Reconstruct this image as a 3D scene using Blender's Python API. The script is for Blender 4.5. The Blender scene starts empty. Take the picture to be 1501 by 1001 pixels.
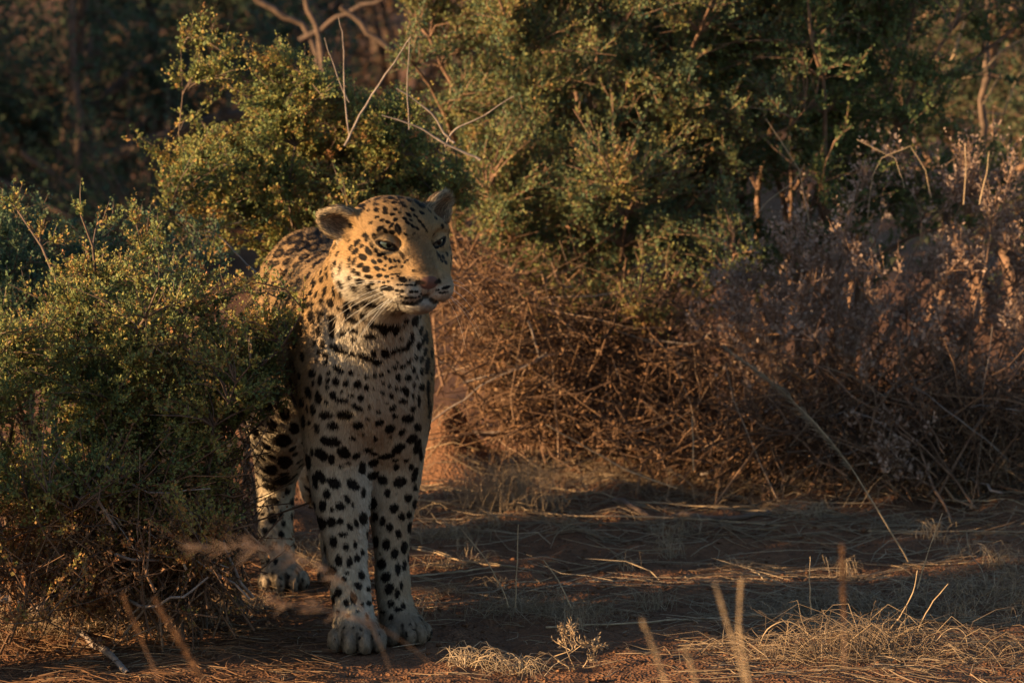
import bpy, math, random
import numpy as np
from mathutils import Vector, Matrix, kdtree
from mathutils.bvhtree import BVHTree

SC = bpy.context.scene
COL = SC.collection
R = math.radians

# ------------------------------------------------------------------ camera
CAM_Y, CAM_Z, PITCH, FPX = -12.0, 1.95, R(6.645), 10080.0     # a long lens from a vehicle, 12 m off
cam_d = bpy.data.cameras.new('camera')
cam = bpy.data.objects.new('camera', cam_d)
COL.objects.link(cam)
cam.location = (0.0, CAM_Y, CAM_Z)
cam.rotation_euler = (R(90) - PITCH, 0, 0)
cam_d.sensor_width = 36.0
cam_d.lens = 36.0 * FPX / 1501.0
cam_d.clip_start = 0.1
cam_d.clip_end = 2000.0
cam_d.dof.use_dof = True
cam_d.dof.focus_distance = 11.92
cam_d.dof.aperture_fstop = 9.0
SC.camera = cam

# ------------------------------------------------------------------ sky and sun (low, golden, from the left)
SUN_EL, SUN_AZ = R(11.0), R(-70.0)      # azimuth measured from the camera's back axis, negative = left
sun_dir = Vector((math.cos(SUN_EL) * math.sin(SUN_AZ), -math.cos(SUN_EL) * math.cos(SUN_AZ), math.sin(SUN_EL)))  # towards the sun
world = bpy.data.worlds.new('World')
SC.world = world
world.use_nodes = True
wn = world.node_tree
sky = wn.nodes.new('ShaderNodeTexSky')
sky.sky_type = 'NISHITA'
sky.sun_disc = False
sky.sun_elevation = SUN_EL
sky.sun_rotation = math.atan2(sun_dir.x, sun_dir.y)
sky.air_density, sky.dust_density, sky.ozone_density = 1.0, 0.6, 2.0
bg = wn.nodes['Background']
bg.inputs['Strength'].default_value = 0.078
wn.links.new(sky.outputs['Color'], bg.inputs['Color'])
sun_d = bpy.data.lights.new('sun', 'SUN')
sun_d.energy = 5.0
sun_d.angle = R(0.5)
sun_d.color = (1.0, 0.68, 0.35)
sun = bpy.data.objects.new('sun', sun_d)
COL.objects.link(sun)
sun.rotation_euler = sun_dir.to_track_quat('Z', 'Y').to_euler()
sun.location = sun_dir * 30
SC.view_settings.view_transform = 'Standard'
SC.view_settings.look = 'None'
SC.view_settings.gamma = 1.0
SC.view_settings.exposure = 1.55
SC.render.engine = 'CYCLES'
SC.cycles.use_denoising = True
SC.cycles.max_bounces = 5
SC.cycles.diffuse_bounces = 2
SC.cycles.transparent_max_bounces = 4

# ------------------------------------------------------------------ helpers
_cp, _sp = math.cos(PITCH), math.sin(PITCH)

def ray(px, py):
    a, b = (px - 750.5) / FPX, (500.5 - py) / FPX
    return Vector((a, _cp + b * _sp, -_sp + b * _cp))

def at(px, py, y):
    """world point seen at photo pixel (px, py) that stands at depth y"""
    d = ray(px, py)
    return Vector((0, CAM_Y, CAM_Z)) + d * ((y - CAM_Y) / d.y)

def on_ground(px, py, z=0.0):
    d = ray(px, py)
    return Vector((0, CAM_Y, CAM_Z)) + d * ((z - CAM_Z) / d.z)

def pix(P):
    """photo columns and rows of world points (N,3)"""
    q = np.asarray(P, float) - (0, CAM_Y, CAM_Z)
    d = q[:, 1] * _cp - q[:, 2] * _sp
    return 750.5 + FPX * q[:, 0] / d, 500.5 - FPX * (q[:, 1] * _sp + q[:, 2] * _cp) / d

def tag(o, label=None, cat=None, group=None, kind=None):
    for k, v in (('label', label), ('category', cat), ('group', group), ('kind', kind)):
        if v:
            o[k] = v
    return o

def link(name, data, mat=None, parent=None):
    o = bpy.data.objects.new(name, data)
    COL.objects.link(o)
    if mat is not None:
        data.materials.append(mat)
    if parent is not None:
        o.parent = parent
        o.matrix_parent_inverse = Matrix.Translation(-Vector(parent.location))
    return o

def empty(name, loc):
    o = bpy.data.objects.new(name, None)
    COL.objects.link(o)
    o.location = loc
    o.empty_display_size = 0.1
    return o

def np_mesh(name, verts, loops, sizes, smooth=True, attrs=None):
    """fast mesh from numpy: flat loop indices and polygon sizes (an int or an array)"""
    me = bpy.data.meshes.new(name)
    verts = np.ascontiguousarray(verts, dtype=np.float32).reshape(-1, 3)
    loops = np.ascontiguousarray(loops, dtype=np.int32).ravel()
    if np.isscalar(sizes):
        sizes = np.full(len(loops) // sizes, sizes, dtype=np.int32)
    starts = np.concatenate(([0], np.cumsum(sizes)[:-1])).astype(np.int32)
    me.vertices.add(len(verts)); me.vertices.foreach_set('co', verts.ravel())
    me.loops.add(len(loops)); me.loops.foreach_set('vertex_index', loops)
    me.polygons.add(len(sizes)); me.polygons.foreach_set('loop_start', starts)
    me.polygons.foreach_set('use_smooth', np.full(len(sizes), smooth))
    for k, (typ, dom, arr) in (attrs or {}).items():
        a = me.attributes.new(k, typ, dom)
        a.data.foreach_set('color' if 'COLOR' in typ else ('vector' if typ == 'FLOAT_VECTOR' else 'value'),
                           np.ascontiguousarray(arr, dtype=np.float32).ravel())
    me.update(calc_edges=True)
    me.validate()
    return me

def mat_new(name):
    m = bpy.data.materials.new(name)
    m.use_nodes = True
    return m, m.node_tree, m.node_tree.nodes['Principled BSDF']

def norm(a):
    return a / np.maximum(np.linalg.norm(a, axis=-1, keepdims=True), 1e-9)

def ramp(nt, stops, fac=None):
    r = nt.nodes.new('ShaderNodeValToRGB')
    e = r.color_ramp.elements
    while len(e) < len(stops):
        e.new(0.5)
    for i, (p, c) in enumerate(stops):
        e[i].position = p
        e[i].color = (*c, 1)
    if fac is not None:
        nt.links.new(fac, r.inputs['Fac'])
    return r

def hash_noise(p, s, seed=0):
    """cheap smooth value noise at points p (N,3), cell size s, in -1..1"""
    q = p / s
    i = np.floor(q).astype(np.int64)
    f = q - i
    f = f * f * (3 - 2 * f)
    out = np.zeros(len(p))
    for dx in (0, 1):
        for dy in (0, 1):
            for dz in (0, 1):
                h = (i[:, 0] + dx) * 73856093 ^ (i[:, 1] + dy) * 19349663 ^ (i[:, 2] + dz) * 83492791 ^ (seed * 2654435761)
                h = (h ^ (h >> 13)) * 1274126177
                v = ((h ^ (h >> 16)) & 0xffff) / 32767.5 - 1
                w = (f[:, 0] if dx else 1 - f[:, 0]) * (f[:, 1] if dy else 1 - f[:, 1]) * (f[:, 2] if dz else 1 - f[:, 2])
                out += w * v
    return out
# ------------------------------------------------------------------ the leopard: one body grown from soft volumes
def bp(px, z, y):
    """point at photo column px, height z, depth y"""
    dep = (y - CAM_Y) * _cp + (CAM_Z - z) * _sp
    return np.array(((px - 750.5) / FPX * dep, y, z))

HEAD_O = np.array(at(573, 350, -0.10))
YAW = R(28)
HR = np.array((math.cos(YAW), math.sin(YAW), 0.0))
HF = np.array((math.sin(YAW), -math.cos(YAW), 0.0))
HU = np.array((0.0, 0.0, 1.0))
HM = np.stack((HR, HF, HU))                       # world -> head (rows)

def hp(r, f, u):
    return HEAD_O + HR * r + HF * f + HU * u

OPS = []                                           # (function, centre, reach, k, op)

def cone(a, b, ra, rb, k=0.03, op='+'):
    a, b = np.asarray(a, np.float32), np.asarray(b, np.float32)
    ba = b - a
    L = float(ba.dot(ba))
    def f(p):
        h = np.clip((p - a) @ ba / L, 0, 1)
        return np.linalg.norm(p - a - h[:, None] * ba, axis=1) - (ra + (rb - ra) * h)
    OPS.append((f, (a + b) / 2, math.sqrt(L) / 2 + max(ra, rb), k, op))

def chain(pts, k=0.03):
    """a tapering limb along joints [(point, radius), ...]"""
    P = [np.asarray(a, float) for a, _ in pts]
    rr = [r for _, r in pts]
    # round the joints: resample through a smooth spline
    n = 3 * (len(P) - 1)
    out = []
    for i in range(n + 1):
        t = i / n * (len(P) - 1)
        j = min(int(t), len(P) - 2); u = t - j
        p0, p1, p2, p3 = P[max(j - 1, 0)], P[j], P[j + 1], P[min(j + 2, len(P) - 1)]
        r0, r1, r2, r3 = rr[max(j - 1, 0)], rr[j], rr[j + 1], rr[min(j + 2, len(P) - 1)]
        cr = lambda a, b, c, d: 0.5 * (2 * b + (c - a) * u + (2 * a - 5 * b + 4 * c - d) * u * u + (3 * b - a - 3 * c + d) * u ** 3)
        out.append((cr(p0, p1, p2, p3), cr(r0, r1, r2, r3)))
    segs = [(a.astype(np.float32), (b - a).astype(np.float32), float(max((b - a).dot(b - a), 1e-9)), float(ra), float(rb)) for (a, ra), (b, rb) in zip(out, out[1:])]
    def f(p):
        d = np.full(len(p), 9.0, np.float32)
        for a, ba, L, ra, rb in segs:
            h = np.clip((p - a) @ ba / L, 0, 1)
            v = np.linalg.norm(p - a - h[:, None] * ba, axis=1) - (ra + (rb - ra) * h)
            e = np.maximum(0.014 - np.abs(d - v), 0) / 0.014
            d = np.minimum(d, v) - e * e * 0.0035
        return d + 0.003
    c = np.mean(P, 0)
    OPS.append((f, c, max(np.linalg.norm(q - c) + r for q, r in zip(P, rr)), k, '+'))

def ell(c, rad, k=0.03, M=None, op='+'):
    c, rad = np.asarray(c, np.float32), np.asarray(rad, np.float32)
    M = np.asarray(np.eye(3) if M is None else M, np.float32)
    def f(p):
        q = (p - c) @ M.T
        k0 = np.linalg.norm(q / rad, axis=1)
        k1 = np.linalg.norm(q / (rad * rad), axis=1)
        return np.where(k1 > 1e-6, k0 * (k0 - 1) / np.maximum(k1, 1e-6), -rad.min())
    OPS.append((f, c, rad.max(), k, op))

def rotm(yaw=0, pitch=0, roll=0):
    """rows: local axes; yaw about z, then pitch about local x, then roll about local y"""
    m = Matrix.Rotation(yaw, 3, 'Z') @ Matrix.Rotation(pitch, 3, 'X') @ Matrix.Rotation(roll, 3, 'Y')
    return np.array(m.transposed())

BY = R(9)                                          # the trunk runs back and to the left
# trunk
ell(bp(535, 0.515, 0.13), (0.095, 0.16, 0.155), 0.05, rotm(BY))
ell(bp(538, 0.485, 0.065), (0.080, 0.085, 0.115), 0.05)
ell(bp(498, 0.49, 0.38), (0.106, 0.26, 0.148), 0.08, rotm(BY))
ell(bp(458, 0.525, 0.66), (0.108, 0.17, 0.138), 0.08, rotm(BY))
cone(bp(515, 0.585, 0.20), bp(465, 0.60, 0.70), 0.070, 0.072, 0.06)
# shoulders
ell(bp(492, 0.50, 0.14), (0.050, 0.100, 0.150), 0.05, rotm(BY, R(12)))
ell(bp(578, 0.50, 0.16), (0.050, 0.100, 0.150), 0.05, rotm(BY, R(12)))
for px_, y_ in ((505, 0.062), (569, 0.092)):          # breast muscles with a cleft between them
    ell(bp(px_, 0.425, y_), (0.042, 0.050, 0.085), 0.02)
# neck
cone(bp(522, 0.545, 0.16), hp(-0.012, -0.045, -0.045), 0.108, 0.074, 0.05)
cone(bp(535, 0.50, 0.05), hp(-0.005, -0.01, -0.08), 0.085, 0.048, 0.05)
# front legs: the right one (left in view) a little ahead
FL = [((500, 0.50, 0.105), 0.062), ((496, 0.41, 0.085), 0.064), ((497, 0.325, 0.095), 0.054), ((503, 0.235, 0.072), 0.0430), ((510, 0.15, 0.052), 0.0315), ((514, 0.105, 0.034), 0.0310), ((517, 0.075, 0.030), 0.0290), ((520, 0.05, 0.012), 0.034)]
FR = [((574, 0.50, 0.125), 0.060), ((577, 0.41, 0.108), 0.061), ((577, 0.325, 0.145), 0.050), ((574, 0.235, 0.142), 0.0375), ((574, 0.15, 0.135), 0.0275), ((576, 0.105, 0.120), 0.0270), ((578, 0.075, 0.118), 0.0255), ((584, 0.05, 0.105), 0.030)]
LOWER = []
for L in (FL, FR):
    chain([(bp(*a), ra) for a, ra in L[:4]], 0.035)
    LOWER.append([(bp(*a), ra) for a, ra in L[2:]])
for L in LOWER:
    chain(L, 0.010)
# hind legs
HL = [((428, 0.48, 0.64), 0.095), ((414, 0.36, 0.62), 0.072), ((410, 0.27, 0.70), 0.050), ((405, 0.20, 0.78), 0.036), ((404, 0.13, 0.765), 0.031), ((406, 0.06, 0.735), 0.033)]
HRR = [((488, 0.48, 0.66), 0.095), ((496, 0.36, 0.66), 0.072), ((496, 0.27, 0.76), 0.050), ((494, 0.20, 0.85), 0.036), ((494, 0.13, 0.84), 0.031), ((496, 0.06, 0.81), 0.033)]
for L in (HL, HRR):
    chain([(bp(*a), ra) for a, ra in L], 0.05)

def paw(c, yaw, s=1.0):
    M = rotm(yaw)
    X, Fd = M[0], -M[1]
    c = np.asarray(c, float)
    ell(c + Fd * 0.008 * s + HU * 0.030, np.array((0.040, 0.044, 0.029)) * s, 0.02, M)
    for i, (dx, df) in enumerate(((-0.036, 0.018), (-0.0128, 0.038), (0.0128, 0.038), (0.036, 0.018))):
        ell(c + X * dx * s + Fd * df * s + HU * 0.0205 * s, np.array((0.0122, 0.024, 0.0200)) * s, 0.003, M)
PAWS = [(bp(523, 0.0, 0.012), R(2), 1.06), (bp(588, 0.0, 0.098), R(34), 0.96), (bp(414, 0.0, 0.715), R(10), 0.98), (bp(500, 0.0, 0.79), R(10), 0.96)]
for c, yw, s in PAWS:
    paw(c, yw, s)
# tail: hangs behind, curling up at the tip
TA = [bp(452, 0.58, 0.80), bp(452, 0.46, 0.93), bp(455, 0.28, 0.99), bp(462, 0.16, 1.05), bp(470, 0.13, 1.14), bp(476, 0.17, 1.22)]
chain([(a, 0.036 - 0.002 * i) for i, a in enumerate(TA)], 0.05)
N_BODY = len(OPS)
# head
def hell(c, rad, k=0.02, M=None, op='+'):
    ell(hp(*c), rad, k, HM if M is None else M @ HM, op)
def hcone(a, b, ra, rb, k=0.02, op='+'):
    cone(hp(*a), hp(*b), ra, rb, k, op)
hell((0, -0.005, 0.006), (0.076, 0.088, 0.066), 0.03)
hell((0, 0.046, 0.020), (0.064, 0.048, 0.046), 0.03)
for s in (-1, 1):
    hell((s * 0.051, 0.046, -0.028), (0.036, 0.044, 0.044), 0.03)
    hell((s * 0.054, -0.002, -0.046), (0.035, 0.052, 0.050), 0.025)      # cheek ruff
    hcone((s * 0.018, 0.086, 0.022), (s * 0.058, 0.069, 0.018), 0.017, 0.015, 0.018)   # brow
for s in (-1, 1):
    hcone((s * 0.012, 0.068, -0.004), (s * 0.010, 0.118, -0.050), 0.030, 0.022, 0.020)   # bridge
hcone((0, 0.000, -0.068), (0, 0.088, -0.094), 0.052, 0.026, 0.03)       # lower jaw
for s in (-1, 1):
    hell((s * 0.029, 0.107, -0.076), (0.032, 0.037, 0.0275), 0.012)     # whisker pads
    hell((s * 0.036, 0.076, -0.048), (0.034, 0.037, 0.036), 0.022)
hell((0, 0.100, -0.1020), (0.033, 0.033, 0.0190), 0.008)                # chin
hell((0, 0.1375, -0.0605), (0.0195, 0.0125, 0.0125), 0.008)             # nose
hell((0, 0.133, -0.070), (0.011, 0.011, 0.013), 0.006)
# mouth and nostrils
for s in (-1, 1):
    hcone((0, 0.146, -0.074), (0, 0.141, -0.0865), 0.0018, 0.0026, 0.003, '-')
    hcone((0, 0.141, -0.0865), (s * 0.020, 0.131, -0.1000), 0.0030, 0.0036, 0.003, '-')
    hcone((s * 0.020, 0.131, -0.1000), (s * 0.052, 0.096, -0.0970), 0.0040, 0.0040, 0.003, '-')
    hcone((s * 0.0115, 0.1530, -0.0645), (s * 0.0225, 0.1450, -0.0610), 0.0046, 0.0028, 0.003, '-')
# eyes
EYE_R = 0.0225
EYES = []
for s in (-1, 1):
    ec = np.array((s * 0.0440, 0.0655, 0.000))
    yaw = s * R(-20)
    d = np.array((math.sin(-yaw), math.cos(-yaw), 0.02)); d /= np.linalg.norm(d)     # outwards look of the socket
    side = np.cross(np.array((0, 0, 1.0)), d); side /= np.linalg.norm(side)
    side = side if side[0] * s > 0 else -side                                        # towards the outer corner
    up = np.array((0, 0, 1.0)) - d * d[2]; up /= np.linalg.norm(up)
    t = R(20)
    a_, b_ = side * math.cos(t) + up * math.sin(t), up * math.cos(t) - side * math.sin(t)
    W = HM.T
    EYES.append((hp(*ec), W @ d, W @ a_, W @ b_, s))
    hell(tuple(ec + d * 0.026), (0.026, 0.012, 0.017), 0.016, None, '-')             # socket
    hell(tuple(ec), (EYE_R + 0.0032,) * 3, 0.005)                                    # lids
def eye_cut(E):
    c, d, a, b, s = E
    def f(p):
        q = p - c
        x, y, z = q @ a, q @ b, q @ d
        up_ = -0.0006 + np.where(x < 0, 0.0026, 0.0026) * (1 - (x / 0.0175) ** 2)     # flat heavy upper lid
        lo_ = -0.0072 * (1 - (x / 0.0175) ** 2)
        prism = np.maximum(np.maximum(y - up_, lo_ - y), np.abs(x) - 0.0175)
        return np.maximum(np.maximum(prism, (EYE_R - 0.0015) - np.linalg.norm(q, axis=1)), -z)
    OPS.append((f, c, 0.03, 0.0018, '-'))
for E in EYES:
    eye_cut(E)
# ears
EARS = []
for s, base, tip, face in ((-1, (-0.072, -0.008, 0.024), (-0.112, -0.024, 0.040), (-0.62, 0.70, -0.25)), (1, (0.090, -0.024, 0.024), (0.124, -0.026, 0.072), (0.50, 0.85, 0.05))):
    base, tip = np.array(base), np.array(tip)
    ax = tip - base; ax /= np.linalg.norm(ax)
    fc = np.array(face); fc -= ax * fc.dot(ax); fc /= np.linalg.norm(fc)
    sd = np.cross(ax, fc)
    M = np.stack((sd, fc, ax)) @ HM
    cen = base + ax * 0.016
    EARS.append((hp(*base), HM.T @ ax, HM.T @ fc, hp(*cen), M))
    ell(hp(*cen), (0.0310, 0.019, 0.040), 0.014, M)
    ell(hp(*(cen + fc * 0.0165 + ax * 0.004)), (0.0255, 0.0195, 0.0330), 0.006, M, '-')

def sdf(p):
    """whole body at points p (N,3); worked off in small neighbourhoods that read only the volumes near them"""
    if len(p) == 0:
        return np.zeros(0)
    p = np.asarray(p, np.float32)
    q = np.floor((p - p.min(0)) / 0.06).astype(np.int64)
    key = (q[:, 0] * 1000 + q[:, 1]) * 1000 + q[:, 2]
    order = np.argsort(key, kind='stable')
    ks = key[order]
    cuts = np.concatenate(([0], np.nonzero(np.diff(ks))[0] + 1, [len(ks)]))
    out = np.empty(len(p))
    cens = np.array([o[1] for o in OPS]); reach = np.array([o[2] for o in OPS])
    for a, b in zip(cuts[:-1], cuts[1:]):
        ix = order[a:b]
        pp = p[ix]
        c = pp.mean(0)
        d = np.full(len(pp), 1.0, np.float32)
        for i in np.nonzero(np.linalg.norm(cens - c, axis=1) < reach + 0.052 + 0.05)[0]:
            f, _, _, k, op = OPS[i]
            v = f(pp)
            if op == '+':
                h = np.maximum(k - np.abs(d - v), 0) / k
                d = np.minimum(d, v) - h * h * k * 0.25
            else:
                h = np.maximum(k - np.abs(d + v), 0) / k
                d = np.maximum(d, -v) + h * h * k * 0.25
        out[ix] = d
    return out

def grow(lo, hi, h, sub=8):
    """naive surface nets over a sparse band of the field"""
    n = np.ceil((np.array(hi) - lo) / (h * sub)).astype(int)
    g = np.stack(np.meshgrid(*[np.arange(k) for k in n], indexing='ij'), -1).reshape(-1, 3)
    cen = lo + (g + 0.5) * h * sub
    dc = sdf(cen)
    near = np.abs(dc) < h * sub * 1.2
    F = np.full(tuple(n * sub + 1), 1.0, dtype=np.float32)
    for b in g[(dc < 0) & ~near] * sub:
        F[b[0]:b[0] + sub + 1, b[1]:b[1] + sub + 1, b[2]:b[2] + sub + 1] = -1.0
    g = g[near]
    o = np.stack(np.meshgrid(*[np.arange(sub + 1)] * 3, indexing='ij'), -1).reshape(-1, 3)
    for i in range(0, len(g), 400):
        idx = (g[i:i + 400, None, :] * sub + o).reshape(-1, 3)
        F[idx[:, 0], idx[:, 1], idx[:, 2]] = sdf(lo + idx * h)
    S = F < 0
    C = sum(S[a:S.shape[0] - 1 + a, b:S.shape[1] - 1 + b, c:S.shape[2] - 1 + c].astype(np.int8) for a in (0, 1) for b in (0, 1) for c in (0, 1))
    cells = np.argwhere((C > 0) & (C < 8))
    ids = np.full(C.shape, -1, dtype=np.int32)
    ids[tuple(cells.T)] = np.arange(len(cells))
    acc, cnt = np.zeros((len(cells), 3)), np.zeros(len(cells))
    cor = [(a, b, c) for a in (0, 1) for b in (0, 1) for c in (0, 1)]
    for a in cor:
        for ax in range(3):
            if a[ax]:
                continue
            b = list(a); b[ax] = 1
            va = F[tuple((cells + a).T)]; vb = F[tuple((cells + b).T)]
            m = (va < 0) != (vb < 0)
            t = va[m] / (va[m] - vb[m])
            q = np.tile(np.array(a, float), (m.sum(), 1)); q[:, ax] = t
            acc[m] += q; cnt[m] += 1
    V = lo + (cells + acc / cnt[:, None]) * h
    quads = []
    for ax in range(3):
        sl0, sl1 = [slice(None)] * 3, [slice(None)] * 3
        sl0[ax], sl1[ax] = slice(0, -1), slice(1, None)
        s0, s1 = S[tuple(sl0)], S[tuple(sl1)]
        e = np.argwhere(s0 != s1)
        u, w = [(1, 2), (2, 0), (0, 1)][ax]
        e = e[(e[:, u] > 0) & (e[:, w] > 0) & (e[:, u] < C.shape[u]) & (e[:, w] < C.shape[w])]
        inside = s0[tuple(e.T)]
        q = []
        for du, dw in ((-1, -1), (0, -1), (0, 0), (-1, 0)):
            c = e.copy(); c[:, u] += du; c[:, w] += dw
            q.append(ids[tuple(c.T)])
        q = np.stack(q, 1)
        q[~inside] = q[~inside][:, ::-1]
        quads.append(q[(q >= 0).all(1)])
    return V, np.concatenate(quads)

def grad(p, e=0.0012):
    g = np.stack([sdf(p + np.eye(3)[i] * e) - sdf(p - np.eye(3)[i] * e) for i in range(3)], 1)
    return norm(g)

LV, LQ = grow(np.array((-0.68, -0.32, -0.02)), np.array((0.02, 1.32, 0.90)), 0.0040)
# the head gets four times the faces, then everything is pulled onto the surface
hc = np.linalg.norm(LV[LQ].mean(1) - (HEAD_O + HF * 0.05), axis=1) < 0.125
def split(V, Q, sel):
    A, B = Q[sel], Q[~sel]
    E = np.sort(np.stack([A, np.roll(A, -1, 1)], -1).reshape(-1, 2), 1)
    ue, inv = np.unique(E, axis=0, return_inverse=True)
    inv = inv.reshape(-1, 4) + len(V)
    mid = V[ue].mean(1)
    fc = np.arange(len(A)) + len(V) + len(ue)
    V2 = np.concatenate((V, mid, V[A].mean(1)))
    parts = [np.stack((A[:, i], inv[:, i], fc, inv[:, i - 1]), 1) for i in range(4)]
    # neighbours of split faces take the mid points into their outline, so no seam opens
    key = {tuple(e): len(V) + i for i, e in enumerate(ue.tolist())}
    bedge = np.sort(np.stack([B, np.roll(B, -1, 1)], -1), 2)
    cand = np.isin(bedge[..., 0] * (len(V) + 1) + bedge[..., 1], ue[:, 0] * (len(V) + 1) + ue[:, 1])
    has = cand.any(1)
    ngons = []
    for q, c, be in zip(B[has].tolist(), cand[has].tolist(), bedge[has].tolist()):
        g = []
        for i in range(4):
            g.append(q[i])
            if c[i]:
                g.append(key[tuple(be[i])])
        ngons.append(g)
    return V2, np.concatenate(parts + [B[~has]]), ngons
LV, LQ, LN = split(LV, LQ, hc)
HEADV = np.linalg.norm(LV - (HEAD_O + HF * 0.05), axis=1) < 0.145
for sel in (np.ones(len(LV), bool), HEADV, HEADV):
    V = LV[sel]
    g = np.stack([sdf(V + np.eye(3)[i] * 0.001) - sdf(V - np.eye(3)[i] * 0.001) for i in range(3)], 1) / 0.002
    gl = np.maximum((g * g).sum(1), 0.2)
    LV[sel] = V - g * np.clip(sdf(V) / gl, -0.002, 0.002)[:, None]
    if sel.all():
        LNRM = norm(g)
LNRM[HEADV] = grad(LV[HEADV])
# ------------------------------------------------------------------ the coat
def wander(p, s, seed):
    return hash_noise(p, s, seed)

def sstep(a, b, x):
    t = np.clip((x - a) / (b - a), 0, 1)
    return t * t * (3 - 2 * t)

# spots read off the photograph: (column, row, half length, half width, slope) in enlarged views of it
SPOTS_HEAD = '''780 142 20 10 -20/868 165 14 14/920 160 16 12 60/965 190 14 8/920 182 14 9/900 228 14 8 -20/935 238 14 8 20/985 222 14 9 -20/868 210 12 8 -30/832 245 12 7 -40/958 260 18 9 -45/887 278 20 11 -30/920 292 16 11 40/962 300 18 10 25/1000 280 28 15 70/850 328 18 11 70/985 160 14 8/1010 180 10 6 20/870 135 16 7 -10/820 170 10 6 -10/1040 140 16 7 20/1065 190 18 8 40/1090 160 14 7 30/1110 200 16 7 40/1135 230 14 7 40/1060 240 16 8 30/1090 260 14 7 40/1120 275 14 7 40/1150 140 18 9 20/1150 180 14 7 30/1040 215 14 7 30/1080 225 10 6 30/1020 120 14 6/975 120 16 7/930 115 16 7/880 100 18 7 -10/960 95 18 7/1020 95 16 7/1075 110 16 7 20/1120 120 16 7 25/1160 260 14 7 50/1180 290 12 6 60/1070 345 8 5/1090 335 8 5/1085 365 6 4/1110 350 7 4/1050 315 12 6 40/1100 310 12 6 -50/1130 330 10 5 -40/835 380 18 11 70/748 372 20 12 -50/810 342 18 10 -60/795 322 14 9 -40/710 400 16 9 -60/738 425 20 12 -50/776 390 12 9 -40/815 420 26 14 60/862 416 14 9 70/880 445 12 9 20/780 458 24 15 30/730 485 26 10 -70/702 470 16 8 -75/700 515 14 8 -80/848 487 18 10 40/884 483 14 9 20/920 465 10 8 60/768 510 18 11 -25/868 530 18 11 30/804 533 20 18/920 510 9 6 -40/955 527 14 7 -30/985 520 10 6 -30/950 480 14 8 60/978 480 12 8 50/1005 485 10 7 40/908 538 12 7 20/728 545 12 12/758 563 12 10/882 573 15 11/930 580 14 9/815 580 20 9 10/708 588 16 10 70/772 606 20 12 15/745 643 24 13 30/840 620 12 8 20/828 640 14 7 20/885 615 8 6/910 620 8 6/940 612 8 6/845 660 16 6 10/1045 490 10 6 -50/1025 520 10 6 -50/1105 545 16 7 10/1060 478 6 4/1030 600 22 14 20/1000 632 10 6/1025 632 11 6/1055 634 12 6/1085 634 10 5/1108 634 8 5/995 668 12 8/1025 672 14 8/1055 672 14 8/1085 675 12 7/1115 675 12 6/1000 695 10 6/1025 706 11 7/1055 712 11 7/1085 712 10 6/1110 712 9 5/1135 705 8 5/1035 738 7 5/1060 742 7 5/1090 738 7 5/1120 735 6 4/1150 725 6 4/1145 690 6 4/960 568 10 5/990 565 10 5/1010 565 8 5/965 592 8 5/1000 580 8 4/1075 603 5 4/930 655 34 14 10/1300 650 24 9 -15/1285 680 26 7 -5/1285 460 14 7 60/1300 490 14 7 60/1275 480 12 6 60/1260 450 14 6 60/1310 440 12 6 70/1265 690 12 4 -10/1250 665 12 4 -10/645 535 34 8 -80/610 500 18 8 -80/625 440 16 7 -60/602 570 14 7 80/655 625 24 12 60/650 695 24 11 -70/600 680 28 9 80/545 665 22 11 -80/540 690 14 9 -60/525 600 18 12 -50/508 545 28 15 -55/480 510 22 10 -60/510 490 26 9 -50/555 530 12 8 -30/555 575 16 8 80/475 632 18 11 -60/435 655 24 10 -60/465 590 24 9 -70/440 580 22 9 -70/455 685 14 10 -60/490 695 18 9 -60/425 715 18 11 -60/520 738 14 10 -40/580 750 20 22/435 765 18 12 -50/470 755 12 8/690 740 24 13 -30/750 755 26 24/680 790 18 24/790 820 18 30 20/710 850 40 16 25/630 780 10 8/590 840 26 18/510 815 24 16 30/455 830 14 28/505 860 10 18/590 905 18 50/660 940 18 16/505 930 16 26/465 870 14 10/880 880 50 24 20/950 905 50 20 -10/850 740 50 16 15'''
SPOTS_BACK = '''355 345 46 26 -25/465 330 36 22 -10/440 285 30 14 -5/515 300 24 18/395 390 40 22 -20/470 400 34 24 -15/535 360 30 22/340 310 24 12 -20/270 385 20 18/250 440 30 20 -30/320 430 30 16 -30/410 460 30 14 -20/200 510 16 24/175 590 14 30 10/300 490 24 14 -30/290 560 20 14 -40/220 650 20 28/180 680 14 20/330 570 16 10 -40/360 510 20 10 -30/255 360 14 9 -30/210 350 12 8 -40/160 400 8 16/130 560 8 18/100 570 8 16/380 610 10 16/330 640 14 18/270 610 14 18/300 690 14 18/350 700 12 18/240 500 16 12 -30'''
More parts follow.
